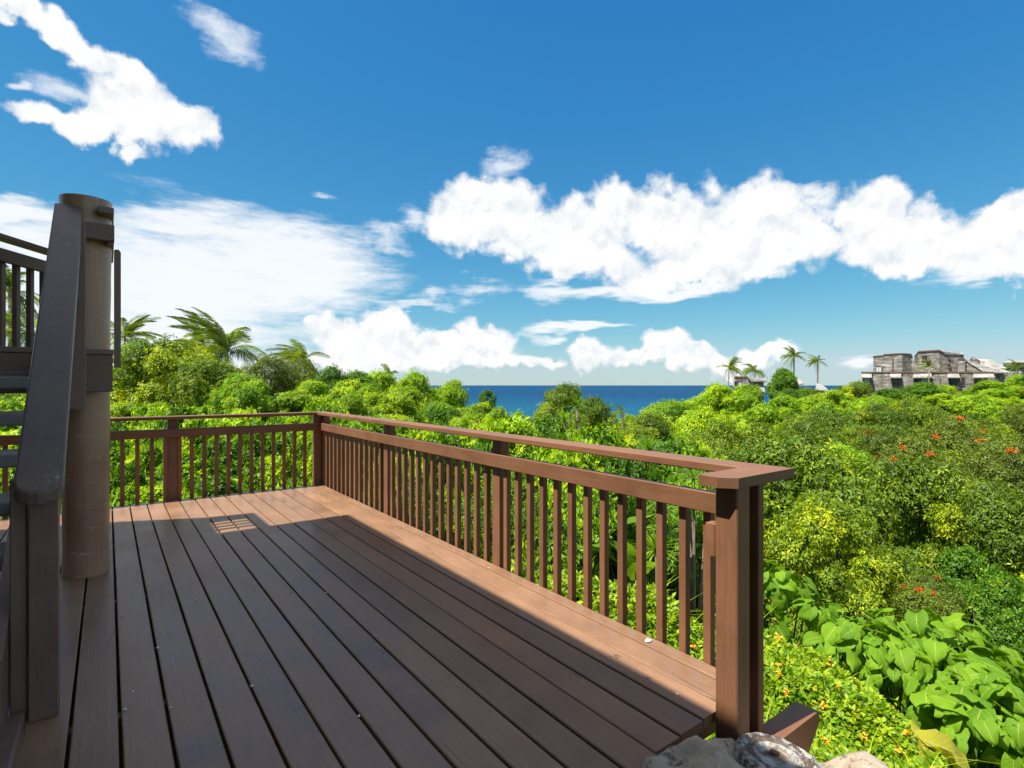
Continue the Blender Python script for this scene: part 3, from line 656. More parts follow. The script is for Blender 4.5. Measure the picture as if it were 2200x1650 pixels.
sp = MB().add([(-.006, 0, .0005), (0, -.005, .002), (.007, 0, .0005), (0, .006, .003), (0, 0, .006)], [(0,1,4),(1,2,4),(2,3,4),(3,0,4)]).mesh('speck')
for px, py in ((262, 1325), (285, 1487), (268, 1526), (338, 1393), (366, 1522), (701, 1275), (541, 1475), (1050, 1220), (1455, 1492), (770, 1540), (980, 1470), (420, 1290)):
    x, y = plan(px, FPX * CAMZ / (py - HZ)); v = rnd.uniform(.6, 1.3)
    tag(obj('debris_speck', sp, M['chip'], None, (x, y, 0.0012), (0, 0, rnd.uniform(0, 6)), (v, v * 1.4, v)), 'tiny pale speck of litter lying on the deck boards', 'litter', 'litter specks on the deck')

# ------------------------------------------------------------------ foliage generators
def rot_basis(n):
    n = n / np.linalg.norm(n, axis=1, keepdims=True)
    h = np.where(np.abs(n[:, 2:3]) < 0.9, np.array([[0, 0, 1.0]]), np.array([[1.0, 0, 0]]))
    a = np.cross(n, h); a /= np.linalg.norm(a, axis=1, keepdims=True)
    return n, a, np.cross(n, a)
def leaves(rng, P, Nn, k, L, Wd, spread, droop, tint, tj=0.16, start=0.03):
    """k diamond leaves round each cluster P with axis Nn; spread 0 = along the axis, 1 = flat rosette"""
    m = len(P); n, a, b = rot_basis(Nn)
    n, a, b = (np.repeat(q, k, 0) for q in (n, a, b)); p = np.repeat(P, k, 0); N_ = m * k
    ph = np.tile(np.arange(k) * 2 * PI / k, m) + np.repeat(rng.uniform(0, 6.28, m), k) + rng.normal(0, .25, N_)
    sp = np.clip(spread + rng.normal(0, .22, N_), 0.1, 1.5)
    rad = a * np.cos(ph)[:, None] + b * np.sin(ph)[:, None]
    d = n * np.cos(sp * PI / 2)[:, None] + rad * np.sin(sp * PI / 2)[:, None]
    d[:, 2] -= droop * rng.uniform(.4, 1.3, N_); d /= np.linalg.norm(d, axis=1, keepdims=True)
    side = np.cross(d, n + rng.normal(0, .35, (N_, 3))); side /= np.linalg.norm(side, axis=1, keepdims=True) + 1e-9
    nor = np.cross(side, d)
    l = (L * rng.uniform(.65, 1.25, N_))[:, None]; w = (Wd * rng.uniform(.7, 1.2, N_))[:, None] * .5
    base = p + d * start
    v0 = base; v1 = base + d * l * .48 + side * w + nor * w * .35; v2 = base + d * l - nor * l * .10; v3 = base + d * l * .48 - side * w + nor * w * .35
    V = np.stack([v0, v1, v2, v3], 1).reshape(-1, 3)
    i = np.arange(N_)[:, None] * 4
    F = np.concatenate([i + np.array([[0, 1, 2]]), i + np.array([[0, 2, 3]])], 1).reshape(-1, 3)
    t = np.clip(np.repeat(tint, k) + rng.normal(0, tj, N_), 0, 1)
    return V, F, np.repeat(t, 2)
def join(parts):
    V, F, T, o = [], [], [], 0
    for v, f, t in parts:
        V.append(v); F.append(f + o); T.append(t); o += len(v)
    return np.concatenate(V), np.concatenate(F), np.concatenate(T)
SPEC = {  # lobes, clusters, leaves per cluster, length, width, spread, droop, crown (rx, z0, z1), lobe radius
    'mango':    (36, 5200, 7, .135, .050, .80, .45, (2.3, 0.5, 5.0), (.36, .75)),
    'lime':     (34, 4800, 7, .120, .065, .85, .15, (2.3, 0.4, 5.0), (.36, .75)),
    'umbrella': (44, 3200, 10, .135, .050, .95, .22, (2.4, 1.2, 5.0), (.30, .55)),
    'tulip':    (34, 5600, 7, .100, .045, .80, .20, (2.5, 0.6, 5.0), (.45, .90)),
    'dark':     (40, 4600, 7, .140, .070, .75, .30, (2.1, 0.5, 5.0), (.36, .72)),
    'shrub':    (22, 2500, 7, .150, .075, .80, .25, (1.25, 0.1, 2.0), (.24, .48)),
}
def crown(kind, seed):
    rng = np.random.default_rng(seed)
    nl, ncl, k, L, Wd, sp, dr_, (R, z0, z1), (r0, r1) = SPEC[kind]
    zc, zh = (z0 + z1) / 2, (z1 - z0) / 2
    cs, rs = [], []
    for i in range(nl):
        a = rng.uniform(0, 6.28); u = rng.uniform(-.75, 1.0); rr_ = math.sqrt(max(0.02, 1 - u * u)) * rng.uniform(.35, 1.0)
        rad = rng.uniform(r0, r1)
        if i == 0: u, rr_ = .95, .1
        cs.append((max(0, R - rad * .7) * rr_ * math.cos(a), max(0, R - rad * .7) * rr_ * math.sin(a), zc + (zh - rad * .75) * u)); rs.append(rad)
    cs = np.array(cs); rs = np.array(rs)
    li = rng.choice(nl, ncl * 3, p=rs ** 2 / (rs ** 2).sum())
    dv = rng.normal(0, 1, (ncl * 3, 3)); dv[:, 2] += .35; dv /= np.linalg.norm(dv, axis=1, keepdims=True)
    flat = .62 if kind in ('umbrella',) else .85
    P = cs[li] + dv * rs[li][:, None] * np.array([1, 1, flat]) * np.where(rng.random((ncl * 3, 1)) < .16, rng.uniform(1.05, 1.55, (ncl * 3, 1)), rng.uniform(.68, 1.10, (ncl * 3, 1)))
    dd = np.linalg.norm((P[:, None, :] - cs[None]) / np.array([1, 1, flat]), axis=2) / rs[None]
    dd[np.arange(len(P)), li] = 9
    keep = np.nonzero(dd.min(1) > .78)[0][:ncl]
    P = P[keep]; dv = dv[keep]; li = li[keep]
    lt = rng.uniform(.12, .68, nl)
    tint = np.clip(lt[li] + rng.normal(0, .12, len(P)), 0, 1)
    N_ = dv + rng.normal(0, .3, dv.shape); N_[:, 2] += .45
    if kind == 'umbrella': N_[:, 2] += 1.2
    V, F, T = leaves(rng, P, N_, k, L, Wd, sp, dr_, tint)
    me = np_mesh('crown_' + kind, V, F, T); me.materials.append(M[kind])
    # trunk with limbs to the lobes
    tb = MB(); tr = .11 if kind != 'shrub' else .04
    fork = z0 + (z1 - z0) * .22
    tb.tube([(0, 0, -0.4), (.05, .02, fork * .5), (0, 0, fork)], [tr * 1.3, tr, tr * .85], 7)
    for i in rng.choice(nl, min(8, nl), replace=False):
        c = cs[i]; tb.tube([(0, 0, fork - .1), (c[0] * .45, c[1] * .45, fork + (c[2] - fork) * .55), tuple(c)], [tr * .6, tr * .38, tr * .14], 5)
    for i in range(9 if kind != 'shrub' else 4):
        q = P[rng.integers(len(P))]; c0 = cs[rng.integers(nl)] * .6; c0[2] = max(fork, c0[2]); q2 = q + (q - c0) * .10
        tb.tube([tuple(c0), tuple((c0 + q) * .5 + rng.normal(0, .12, 3)), tuple(q2)], [tr * .30, tr * .20, tr * .07], 4)
    tm = tb.mesh('trunk_' + kind, True); tm.materials.append(M['bark'])
    fl = None
    if kind == 'tulip':
        top = np.nonzero((dv[:, 2] > .45))[0]; sel = rng.choice(top, 16, replace=False)
        fv, ff, ft = [], [], []
        for s_ in sel:
            q = P[s_] + dv[s_] * .10
            fv.append(q[None] + rng.normal(0, 1, (26, 3)) * np.array([.055, .055, .025]))
        Pf = np.concatenate(fv); Nf = rng.normal(0, .4, Pf.shape); Nf[:, 2] += 1
        v, f, t_ = leaves(rng, Pf, Nf, 4, .055, .04, .6, 0, np.full(len(Pf), .5))
        fl = np_mesh('blossom_tulip', v, f, t_); fl.materials.append(M['orange'])
    return me, tm, fl, R, z1
PROTO = {k: [crown(k, 10 * i + j) for j in range(3)] for i, k in enumerate(SPEC)}
trnd = random.Random(11)
def tree(kind, px, topy, d, width, label, group=None, name=None, cat='tree', flowers=False, var=None, minh=0.8):
    x, y = plan(px, d); g0 = gz(x, y); zt = zat(topy, d)
    me, tm, fl, R, H = PROTO[kind][trnd.randrange(3) if var is None else var]
    h = max(minh, zt - g0); sx = width / (2 * R); sz = h / H
    cz = min(sz, 1.25 * sx) if kind != 'shrub' else min(sz, 1.7 * sx)
    sy = sx * trnd.uniform(.88, 1.12); lift = h - H * cz
    root = empty(name or (kind_name[kind]), (x, y, g0), trnd.uniform(0, 6.28))
    tag(root, label, cat, group)
    obj('trunk', tm, None, root, (0, 0, 0), (0, 0, 0), (sx, sx, sz))
    obj('crown', me, None, root, (0, 0, lift), (0, 0, 0), (sx, sy, cz))
    if fl and flowers: obj('blossoms', fl, None, root, (0, 0, lift), (0, 0, 0), (sx, sy, cz))
    return root
kind_name = {'mango': 'broadleaf_tree', 'lime': 'lime_green_tree', 'umbrella': 'umbrella_tree', 'tulip': 'tulip_tree', 'dark': 'leafy_tree', 'shrub': 'leafy_shrub'}

# ---- trees one can tell apart
tree('mango', 365, 733, 25, 5.0, 'tallest dense tree between the round column and the big coconut palm')
tree('lime', 275, 742, 27, 3.2, 'yellow green tree close against the right side of the round column')
tree('mango', 455, 775, 23, 3.4, 'round olive green tree standing under the big coconut palm')
tree('tulip', 575, 770, 38, 5.0, 'grey green tree just right of the big coconut palm')
tree('tulip', 645, 772, 42, 4.4, 'grey green tree hiding the trunk of the half hidden palm')
tree('dark', 715, 790, 31, 3.0, 'deep green upright tree right of the half hidden palm')
tree('dark', 765, 800, 34, 3.0, 'deep green tree on the far slope, left of the sea')
tree('mango', 1212, 824, 22, 2.5, 'slim tall yellow green tree sticking up across the sea horizon')
tree('mango', 1276, 852, 21, 2.2, 'smaller slim tree right of the tall one crossing the sea')
tree('dark', 1047, 838, 26, .9, 'thin dark pointed tree at the left edge of the open sea', minh=2)
tree('lime', 2125, 818, 86, 8.0, 'bright lime tree hiding the lower right wall of the large building')
tree('lime', 2190, 806, 92, 5.0, 'lime tree between the large building and the distant house')
tree('dark', 2225, 800, 90, 6.0, 'green tree cut by the right edge below the distant house')
tree('dark', 1680, 793, 92, 5.4, 'dark rounded tree between the small house and the thin palms')
tree('mango', 1700, 945, 14.0, 4.6, 'olive tree right behind the end cap of the railing')
tree('mango', 1775, 1075, 10.3, 2.7, 'nearest olive tree with drooping leaves right of the end post')
tree('mango', 1955, 985, 14.5, 4.4, 'broad yellow tipped tree in the middle of the right slope')
tree('mango', 2130, 1040, 12.5, 3.4, 'olive tree at the right edge above the big leaf bush')
tree('tulip', 1900, 925, 24, 5.0, 'dark tree sprinkled with the brightest orange blossoms', flowers=True, var=0)
tree('tulip', 2040, 905, 30, 7.5, 'widest dark grey green tree on the right slope', flowers=True, var=1)
tree('tulip', 2160, 955, 21, 5.5, 'dark grey green tree cut by the right picture edge', flowers=True, var=2)
tree('dark', 2150, 1240, 8.6, 1.7, 'small dark tree rising behind the big leaf bush at right')
tree('tulip', 1990, 1235, 9.2, 1.9, 'low dark tree with two orange blossoms above the big leaf bush', flowers=True, var=0)
# ---- forest where single trees cannot be told apart
LOOK = {'mango': 'olive green', 'lime': 'lime green', 'umbrella': 'flat topped', 'tulip': 'grey green', 'dark': 'deep green', 'shrub': 'bright'}
MARK = [(20, 'the far left balusters'), (180, 'the round column'), (366, 'the far railing post'), (490, 'the big palm'), (655, 'the half hidden palm'), (760, 'the deck corner'),
        (845, 'the first middle post'), (960, 'the left end of the sea'), (1085, 'the near middle post'), (1215, 'the slim tall tree'), (1310, 'the banana leaves'), (1420, 'the last balusters'), (1560, 'the end post'), (1615, 'the small house'),
        (1706, 'the tallest thin palm'), (1790, 'the thinner palm'), (1870, 'the large building end'), (1950, 'the curved lower tower'), (2020, 'the tall tower'), (2105, 'the pitched roof'), (2190, 'the right picture edge')]
ROWN = {}
def rowlabel(kind, phrase, px, cat):
    m = min(MARK, key=lambda m: abs(m[0] - px)); o = px - m[0]
    return '%s %s %s, %s %s' % (LOOK[kind], cat, phrase, 'left of' if o < -22 else 'right of' if o > 22 else 'behind' if m[0] < 1590 else 'below', m[1])
def row(kinds, pxs, pxe, step, d, y0, y1, w, label, group, cat='tree', jit=0.35):
    px = pxs
    while px <= pxe:
        f = (px - pxs) / max(1, pxe - pxs)
        kd = trnd.choice(kinds); qx = px + trnd.uniform(-jit, jit) * step
        tree(kd, qx, y0 + (y1 - y0) * f + trnd.uniform(-1, 1) * min(.9, .17 * w) * FPX / d, d * trnd.uniform(.94, 1.06), w * trnd.uniform(.85, 1.2), rowlabel(kd, label, qx, cat), group, cat=cat, minh=1.0)
        px += step
GB = 'trees behind the back railing'
row(['lime', 'dark', 'mango'], -60, 560, 85, 30, 800, 800, 4.2, 'under the palms', GB)
row(['lime', 'umbrella', 'mango'], -80, 480, 80, 19, 858, 850, 2.9, 'behind the far railing', GB)
row(['umbrella', 'lime', 'umbrella'], 500, 760, 62, 17, 836, 850, 2.6, 'above the far railing', GB)
GC = 'umbrella trees left of the sea'
row(['umbrella', 'lime'], 790, 985, 45, 42, 812, 828, 4.4, 'on the far skyline', GC)
row(['umbrella'], 770, 1060, 58, 27, 832, 858, 3.6, 'below the skyline', GC)
row(['umbrella', 'dark'], 740, 1110, 62, 20, 858, 886, 2.7, 'halfway to the skyline', GC)
row(['umbrella', 'umbrella', 'lime'], 720, 1160, 66, 14.5, 880, 915, 2.3, 'just above the cap rail', GC)
GM = 'trees in the dip below the sea'
row(['lime', 'umbrella'], 1120, 1400, 56, 26, 880, 892, 2.4, 'at the lower edge of the sea', GM)
row(['lime', 'mango', 'umbrella'], 1150, 1480, 62, 18, 905, 915, 2.4, 'in the dip below the sea', GM)
row(['lime', 'dark', 'umbrella'], 1180, 1560, 66, 13, 935, 955, 2.2, 'just above the cap rail', GM)
GR = 'trees on the ridge below the buildings'
row(['lime'], 1400, 1600, 42, 62, 870, 836, 5.4, 'rising right of the sea', GR)
row(['lime', 'dark', 'mango', 'lime'], 1560, 2260, 58, 88, 829, 836, 6.4, 'at the foot of the buildings', GR)
row(['lime', 'lime', 'umbrella'], 1470, 2260, 68, 70, 851, 846, 6.4, 'on the upper ridge', GR)
row(['lime', 'mango', 'dark', 'lime'], 1390, 2260, 76, 52, 882, 864, 5.8, 'on the lower ridge', GR)
GS = 'trees on the wooded right slope'
row(['lime', 'mango'], 1400, 1840, 92, 38, 908, 893, 5.0, 'high on the right slope', GS)
row(['mango', 'tulip'], 1880, 2260, 105, 39, 890, 876, 5.4, 'high on the right slope', GS)
row(['mango', 'lime'], 1440, 1840, 96, 28, 930, 920, 4.4, 'halfway up the right slope', GS)
row(['tulip', 'tulip', 'mango'], 1920, 2280, 120, 26, 940, 935, 4.4, 'halfway up the right slope', GS)
row(['mango', 'lime'], 1480, 1860, 105, 20, 965, 962, 3.4, 'low on the right slope', GS)
row(['mango', 'dark'], 1840, 2300, 210, 11.0, 1180, 1170, 2.0, 'in the hollow below the deck', GS)
# ---- shrubs
GU = 'shrubs behind the far railing'
row(['shrub'], -60, 720, 62, 14.5, 895, 905, 2.0, 'beyond the far railing', GU, 'shrub')
row(['shrub'], -60, 740, 70, 11.5, 935, 940, 1.7, 'seen through the far balusters', GU, 'shrub')
row(['shrub'], -80, 760, 78, 9.4, 985, 985, 1.4, 'low behind the far balusters', GU, 'shrub')
row(['shrub'], -80, 720, 88, 8.3, 1040, 1030, 1.1, 'at the foot of the far railing', GU, 'shrub')
GV = 'shrubs outside the right railing'
row(['shrub', 'umbrella', 'shrub'], 780, 1500, 72, 10.8, 925, 968, 1.9, 'beyond the right railing', GV, 'shrub')
row(['shrub', 'shrub', 'dark'], 820, 1520, 84, 8.8, 975, 1010, 1.6, 'seen through the right balusters', GV, 'shrub')
row(['shrub', 'dark'], 900, 1540, 96, 7.2, 1045, 1085, 1.3, 'low behind the right balusters', GV, 'shrub')
row(['shrub'], 1000, 1240, 105, 6.1, 1120, 1150, 1.1, 'at the foot of the right railing', GV, 'shrub')

# ------------------------------------------------------------------ palms
def frond_mesh(seed, Lr=1.0, droop=0.55, nlf=44, blow=0.25):
    """feather frond along +X, unit length; leaflets hang and are swept by the wind"""
    rng = np.random.default_rng(seed); V = []; F = []; T = []
    def pt(s): return np.array([Lr * (s - .12 * s * s * droop), blow * .25 * s * s, Lr * (.28 * s - droop * s * s)])
    ss = np.linspace(0, 1, 10)
    for a, b in zip(ss[:-1], ss[1:]):
        p, q = pt(a), pt(b); w0, w1 = .016 * (1 - a) + .003, .016 * (1 - b) + .003; i = len(V)
        V += [p + (0, w0, 0), p - (0, w0, 0), q - (0, w1, 0), q + (0, w1, 0)]; F += [(i, i+1, i+2), (i, i+2, i+3)]; T += [.75, .75]
    for s in np.linspace(.12, 1, nlf):
        p = pt(s); tg = pt(min(1, s + .02)) - pt(s - .02); tg /= np.linalg.norm(tg)
        ll = .30 * math.sin(PI * (.12 + .80 * s)) ** .7 * Lr
        for sd in (-1, 1):
            d = np.array([.55, sd * .8, 0]) + tg * .3 + rng.normal(0, .08, 3); d[1] += blow * .8; d /= np.linalg.norm(d)
            m = p + d * ll * .5 + np.array([0, 0, -.02]); e = p + d * ll + np.array([0, 0, -.55 * ll - rng.uniform(0, .25) * ll])
            w = np.array([.013, 0, 0]); i = len(V); t = float(np.clip(rng.normal(.45, .2), 0, 1))
            V += [p - w * .5, p + w * .5, m + w * .7, m - w * .7, e]; F += [(i, i+1, i+2), (i, i+2, i+3), (i+3, i+2, i+4)]; T += [t] * 3
    me = np_mesh('frond', np.array(V), np.array(F), T); me.materials.append(M['palm']); return me
FR = [frond_mesh(1, 1, .70, blow=.5), frond_mesh(2, 1, .95, blow=.4), frond_mesh(3, 1, 1.25, blow=.6), frond_mesh(4, 1, .45, blow=.4)]
def palm(px, crowny, d, flen, label, nf=22, seed=0, lean=0.3, trunk_r=.13, windpx=-1):
    r = random.Random(seed + 100); x, y = plan(px, d); g0 = gz(x, y); zc = zat(crowny, d); h = zc - g0
    root = tag(empty('palm_tree', (x, y, g0)), label, 'palm', 'coconut palms')
    bx, by = -RX * lean, -RY * lean
    tb = MB(); pts = [(bx * (1 - s) ** 2, by * (1 - s) ** 2, -.3 + (h + .3) * s) for s in (0, .25, .5, .75, 1)]
    tb.tube(pts, [trunk_r * q for q in (1.6, 1.05, .9, .8, .75)], 8)
    obj('trunk', tb.mesh('palm_trunk', True), M['palmbark'], root)
    wa = math.atan2(RY * windpx, RX * windpx)       # fronds are blown towards this side
    for i in range(nf):
        a = 2 * PI * i / nf * 1.0 + r.uniform(-.2, .2)
        da = (wa - a + PI) % (2 * PI) - PI; a += da * .36
        tilt = r.choice([-1.25, -1.0, -.75, -.5, -.3, -.1, .15]) + .25 * math.cos(da) * -1
        k = r.choice([0, 1, 1, 2, 3] if tilt < 0 else [1, 2, 2])
        s = flen * r.uniform(.8, 1.12)
        obj('frond', FR[k], None, root, (0, 0, h), (r.uniform(-.4, .4), tilt, a), (s, s, s))
    return root
palm(488, 758, 44, 3.9, 'big windblown coconut palm rising above the trees beside the column', 32, 1)
palm(655, 778, 58, 3.3, 'half hidden palm crown above the trees, right of the big palm', 22, 2)
palm(268, 728, 46, 2.6, 'palm peeking out just right of the round column', 20, 3, windpx=1)
palm(22, 628, 34, 2.6, 'tall palm behind the slim landing balusters at far left', 23, 4)
palm(62, 712, 30, 2.3, 'lower palm behind the slim landing balusters at far left', 22, 5)
palm(435, 742, 50, 2.9, 'palm crown just left of the big windblown palm', 21, 12)
palm(1565, 792, 104, 2.5, 'leftmost of the small palms beside the small shingled house', 22, 6, windpx=1)
palm(1622, 796, 108, 2.5, 'short palm directly behind the roof of the small house', 22, 7)
palm(1706, 767, 112, 2.6, 'tallest thin palm between the two shingled buildings', 21, 8, trunk_r=.2)
palm(1757, 778, 112, 1.9, 'thin palm nearest the left end of the large building', 21, 9, trunk_r=.18)
palm(1996, 789, 96, 1.6, 'small bright palm in front of the large building tower', 14, 10)
palm(2186, 790, 97, 1.9, 'small bright palm at the right edge by the far house', 14, 11)
palm(1338, 888, 24, .55, 'small spiky palm at the bottom of the sea gap', 14, 13, trunk_r=.05)
palm(838, 812, 50, 1.4, 'small dark palm top on the tree line left of the sea', 12, 14)

# ------------------------------------------------------------------ spiky dracaenas and banana plants
def rosette(seed, n=60, L=.55, w=.035):
    rng = np.random.default_rng(seed); V = []; F = []; T = []
    for i in range(n):
        a = rng.uniform(0, 6.28); u = rng.uniform(-.35, .98); l = L * rng.uniform(.75, 1.15)
        d = np.array([math.cos(a) * math.sqrt(1-u*u), math.sin(a) * math.sqrt(1-u*u), u]); s = np.cross(d, (0, 0, 1)); s /= np.linalg.norm(s) + 1e-6
        p1 = d * l * .5; p2 = d * l + np.array([0, 0, -.18 * l]); b = len(V); t = float(np.clip(rng.normal(.45, .22), 0, 1))
        V += [-s * w * .3, s * w * .3, p1 + s * w * .5, p1 - s * w * .5, p2]; F += [(b, b+1, b+2), (b, b+2, b+3), (b+3, b+2, b+4)]; T += [t] * 3
    me = np_mesh('rosette', np.array(V), np.array(F), T); me.materials.append(M['blade']); return me
ROS = [rosette(i) for i in range(3)]
def dracaena(px, cy, d, label, heads=3, s=1.0, seed=0):
    r = random.Random(seed); x, y = plan(px, d); g0 = gz(x, y); h = zat(cy, d) - g0
    root = tag(empty('dracaena', (x, y, g0)), label, 'plant', 'spiky dracaenas')
    tb = MB()
    for i in range(heads):
        ox, oy = (0, 0) if i == 0 else (r.uniform(-.45, .45) * s, r.uniform(-.45, .45) * s); hh = h if i == 0 else h - r.uniform(.2, .7) * s
        tb.tube([(0, 0, -.3), (ox * .4, oy * .4, hh * .5), (ox, oy, hh)], [.06 * s, .045 * s, .03 * s], 6)
        obj('leaf_rosette', ROS[r.randrange(3)], None, root, (ox, oy, hh), (r.uniform(-.2, .2), r.uniform(-.2, .2), r.uniform(0, 6)), (s, s, s))
    obj('stem', tb.mesh('stem', True), M['bark'], root)
dracaena(1240, 872, 17.5, 'dark spiky dracaena in front of the sea right of the slim tall tree', 2, 1.0, 1)
dracaena(1395, 968, 9.2, 'spiky dracaena just above the cap rail, right of centre', 3, .75, 2)
dracaena(1490, 1028, 6.6, 'spiky dracaena behind the near end of the mid rail', 4, .62, 3)
dracaena(1180, 1090, 7.4, 'spiky dracaena showing between the balusters right of the near middle post', 4, .7, 4)
dracaena(1420, 1100, 6.2, 'low spiky dracaena behind the balusters near the end post', 3, .6, 5)
dracaena(285, 1060, 8.1, 'grassy spiky plant at the foot of the far railing beside the column', 3, .55, 6)

def long_leaf(name, seed, L, w, mat, nseg=8, arch=.5, wav=.06, lobes=0.0, pts=0.0):
    """large blade leaf along +X with a folded midrib and rippled edges"""
    rng = np.random.default_rng(seed); V = []; F = []
    ss = np.linspace(0, 1, nseg + 1)
    for j, s in enumerate(ss):
        hw = w * .5 * (math.sin(PI * min(1, s * .92 + .06)) ** .55 if s < 1 else 0.02)
        c = np.array([L * (s - .1 * arch * s * s), 0, L * arch * (.55 * s - s * s)])
        for q in (-1, -.5, 0, .5, 1):
            f = hw * abs(q); up = .22 * f + (wav * w * rng.normal(0, 1) * abs(q) if 0 < j < nseg else 0)
            V.append((c[0] + (rng.normal(0, .012) * L if abs(q) == 1 else 0), q * hw, c[2] + up))
    for j in range(nseg):
        for k in range(4):
            a = j * 5 + k; F.append((a, a+1, a+6, a+5))
    me = bpy.data.meshes.new(name); me.from_pydata([tuple(map(float, v)) for v in V], [], F)
    at = me.attributes.new('along', 'FLOAT', 'POINT'); at.data.foreach_set('value', np.repeat(ss, 5).astype(np.float32))
    at = me.attributes.new('across', 'FLOAT', 'POINT'); at.data.foreach_set('value', np.tile([-1, -.5, 0, .5, 1], nseg + 1).astype(np.float32))
    me.polygons.foreach_set('use_smooth', [True] * len(me.polygons)); me.materials.append(mat); return me
def vein_mat(name, dark, light, vein, freq=9.0, trans=0.35, slant=0.55, rough=0.35):
    t = MT(name); al = t.n('ShaderNodeAttribute', attribute_name='along').outputs['Fac']; ac = t.n('ShaderNodeAttribute', attribute_name='across').outputs['Fac']
    oi = t.n('ShaderNodeObjectInfo'); tc = t.n('ShaderNodeTexCoord')
    ab = t.math('ABSOLUTE', ac)
    ph = t.math('SUBTRACT', al, t.math('MULTIPLY', ab, slant * .35))
    fr = t.math('FRACT', t.math('MULTIPLY', ph, freq))
    v1 = t.n('ShaderNodeMapRange', {0: t.math('ABSOLUTE', t.math('SUBTRACT', fr, 0.5)), 1: 0.07, 2: 0.02}).outputs[0]
    v0 = t.n('ShaderNodeMapRange', {0: ab, 1: 0.06, 2: 0.02}).outputs[0]
    v = t.math('MAXIMUM', t.math('MULTIPLY', v1, 0.55), v0)
    n = t.n('ShaderNodeTexNoise', {'Vector': tc.outputs['Object'], 'Scale': 7.0, 'Detail': 4.0}).outputs['Fac']
    f = t.math('ADD', t.math('MULTIPLY', oi.outputs['Random'], 0.75), t.math('MULTIPLY', n, 0.35), True)
    c = t.mix(f, dark, light); c = t.mix(t.math('MULTIPLY', v, 0.8), c, vein)
    b = t.n('ShaderNodeBump', {'Height': t.math('ADD', t.math('SUBTRACT', 1.0, v), t.math('MULTIPLY', t.math('ABSOLUTE', t.math('SUBTRACT', fr, 0.5)), -0.8)), 'Strength': 0.5, 'Distance': 0.006})
    pr = t.n('ShaderNodeBsdfPrincipled', {'Base Color': c, 'Roughness': rough, 'Normal': b.outputs[0], 'Specular IOR Level': 0.16})
    tr = t.n('ShaderNodeBsdfTranslucent', {'Color': t.mix(1.0, c, (1.6, 1.6, .4), 'MULTIPLY')})
    return t.done(t.n('ShaderNodeMixShader', {0: trans, 1: pr.outputs[0], 2: tr.outputs[0]}).outputs[0])
M['banana'] = vein_mat('banana_leaf', (.09, .19, .02), (.17, .28, .03), (.28, .34, .10), 26.0, .45, .2)
M['bigleaf'] = vein_mat('big_heart_leaf', (.075, .19, .010), (.18, .33, .012), (.40, .46, .08), 5.0, .36, 1.3, .6)
M['goldleaf'] = vein_mat('golden_leaf', (.34, .33, .025), (.46, .42, .05), (.55, .52, .16), 9.0, .35, .9)
BAN = [long_leaf('banana_leaf', i, 1.0, .27, M['banana'], 10, (.45, .75, .2)[i], .05) for i in range(3)]
def banana(px, topy, d, label, n=7, L=1.3, seed=0):
    r = random.Random(seed); x, y = plan(px, d); g0 = gz(x, y); h = max(.4, zat(topy, d) - g0 - L * .75)
    root = tag(empty('banana_plant', (x, y, g0)), label, 'plant', 'banana plants')
    obj('stem', MB().tube([(0, 0, -.2), (0, 0, h * .6), (.02, 0, h)], [.10, .08, .05], 9).mesh('banana_stem', True), M['stem'], root)
    for i in range(n):
        s = L * r.uniform(.75, 1.1)
        obj('leaf', BAN[r.randrange(3)], None, root, (0, 0, h - .1), (r.uniform(-.5, .5), -r.uniform(.55, 1.25), 2 * PI * i / n + r.uniform(-.3, .3)), (s, s, s))
banana(1285, 1068, 6.7, 'banana plant showing bright leaves between the balusters right of centre', 8, 1.15, 1)
banana(1350, 1105, 6.2, 'smaller banana plant behind the balusters, nearer the end post', 7, .9, 2)
banana(1420, 1130, 6.9, 'banana leaves just left of the end post behind the last balusters', 6, .8, 3)

# ------------------------------------------------------------------ big leaf bush and golden leaves below the deck
def heart_leaf(seed, L=1.0):
    rng = np.random.default_rng(seed); cu = rng.uniform(.1, .55); cup = rng.uniform(-.15, .32); wv = rng.uniform(.02, .055); tw = rng.uniform(-.25, .25); V = []; F = []; AL = []; AC = []; nseg = 8
    for j in range(nseg + 1):
        s = j / nseg
        hw = .52 * (1 - s ** 2.1) ** .8 * (.62 + .38 * min(1, s * 5)) * L if s < 1 else .0
        back = .20 * L * max(0, 1 - s * 3.2)
        for q in (-1, -.66, -.33, 0, .33, .66, 1):
            x = L * s - .18 * L - back * abs(q) ** 1.5 + (.03 * L * rng.normal() if abs(q) == 1 else 0)
            z = cup * abs(q) * hw - cu * L * (s - .2) ** 2 + wv * L * math.sin(9 * s + 3 * q + seed) * abs(q) + tw * q * hw * s + .02 * L * rng.normal() * abs(q) - .10 * L * abs(q) ** 3 * (.5 + s)
            V.append((float(x), float(q * hw), float(z))); AL.append(s); AC.append(q)
    for j in range(nseg):
        for k in range(6): a = j * 7 + k; F.append((a, a+1, a+8, a+7))
    me = bpy.data.meshes.new('heart_leaf'); me.from_pydata(V, [], F)
    a = me.attributes.new('along', 'FLOAT', 'POINT'); a.data.foreach_set('value', np.array(AL, np.float32))
    a = me.attributes.new('across', 'FLOAT', 'POINT'); a.data.foreach_set('value', np.array(AC, np.float32))
    me.polygons.foreach_set('use_smooth', [True] * len(me.polygons)); me.materials.append(M['bigleaf']); return me
HL = [heart_leaf(i) for i in range(10)]
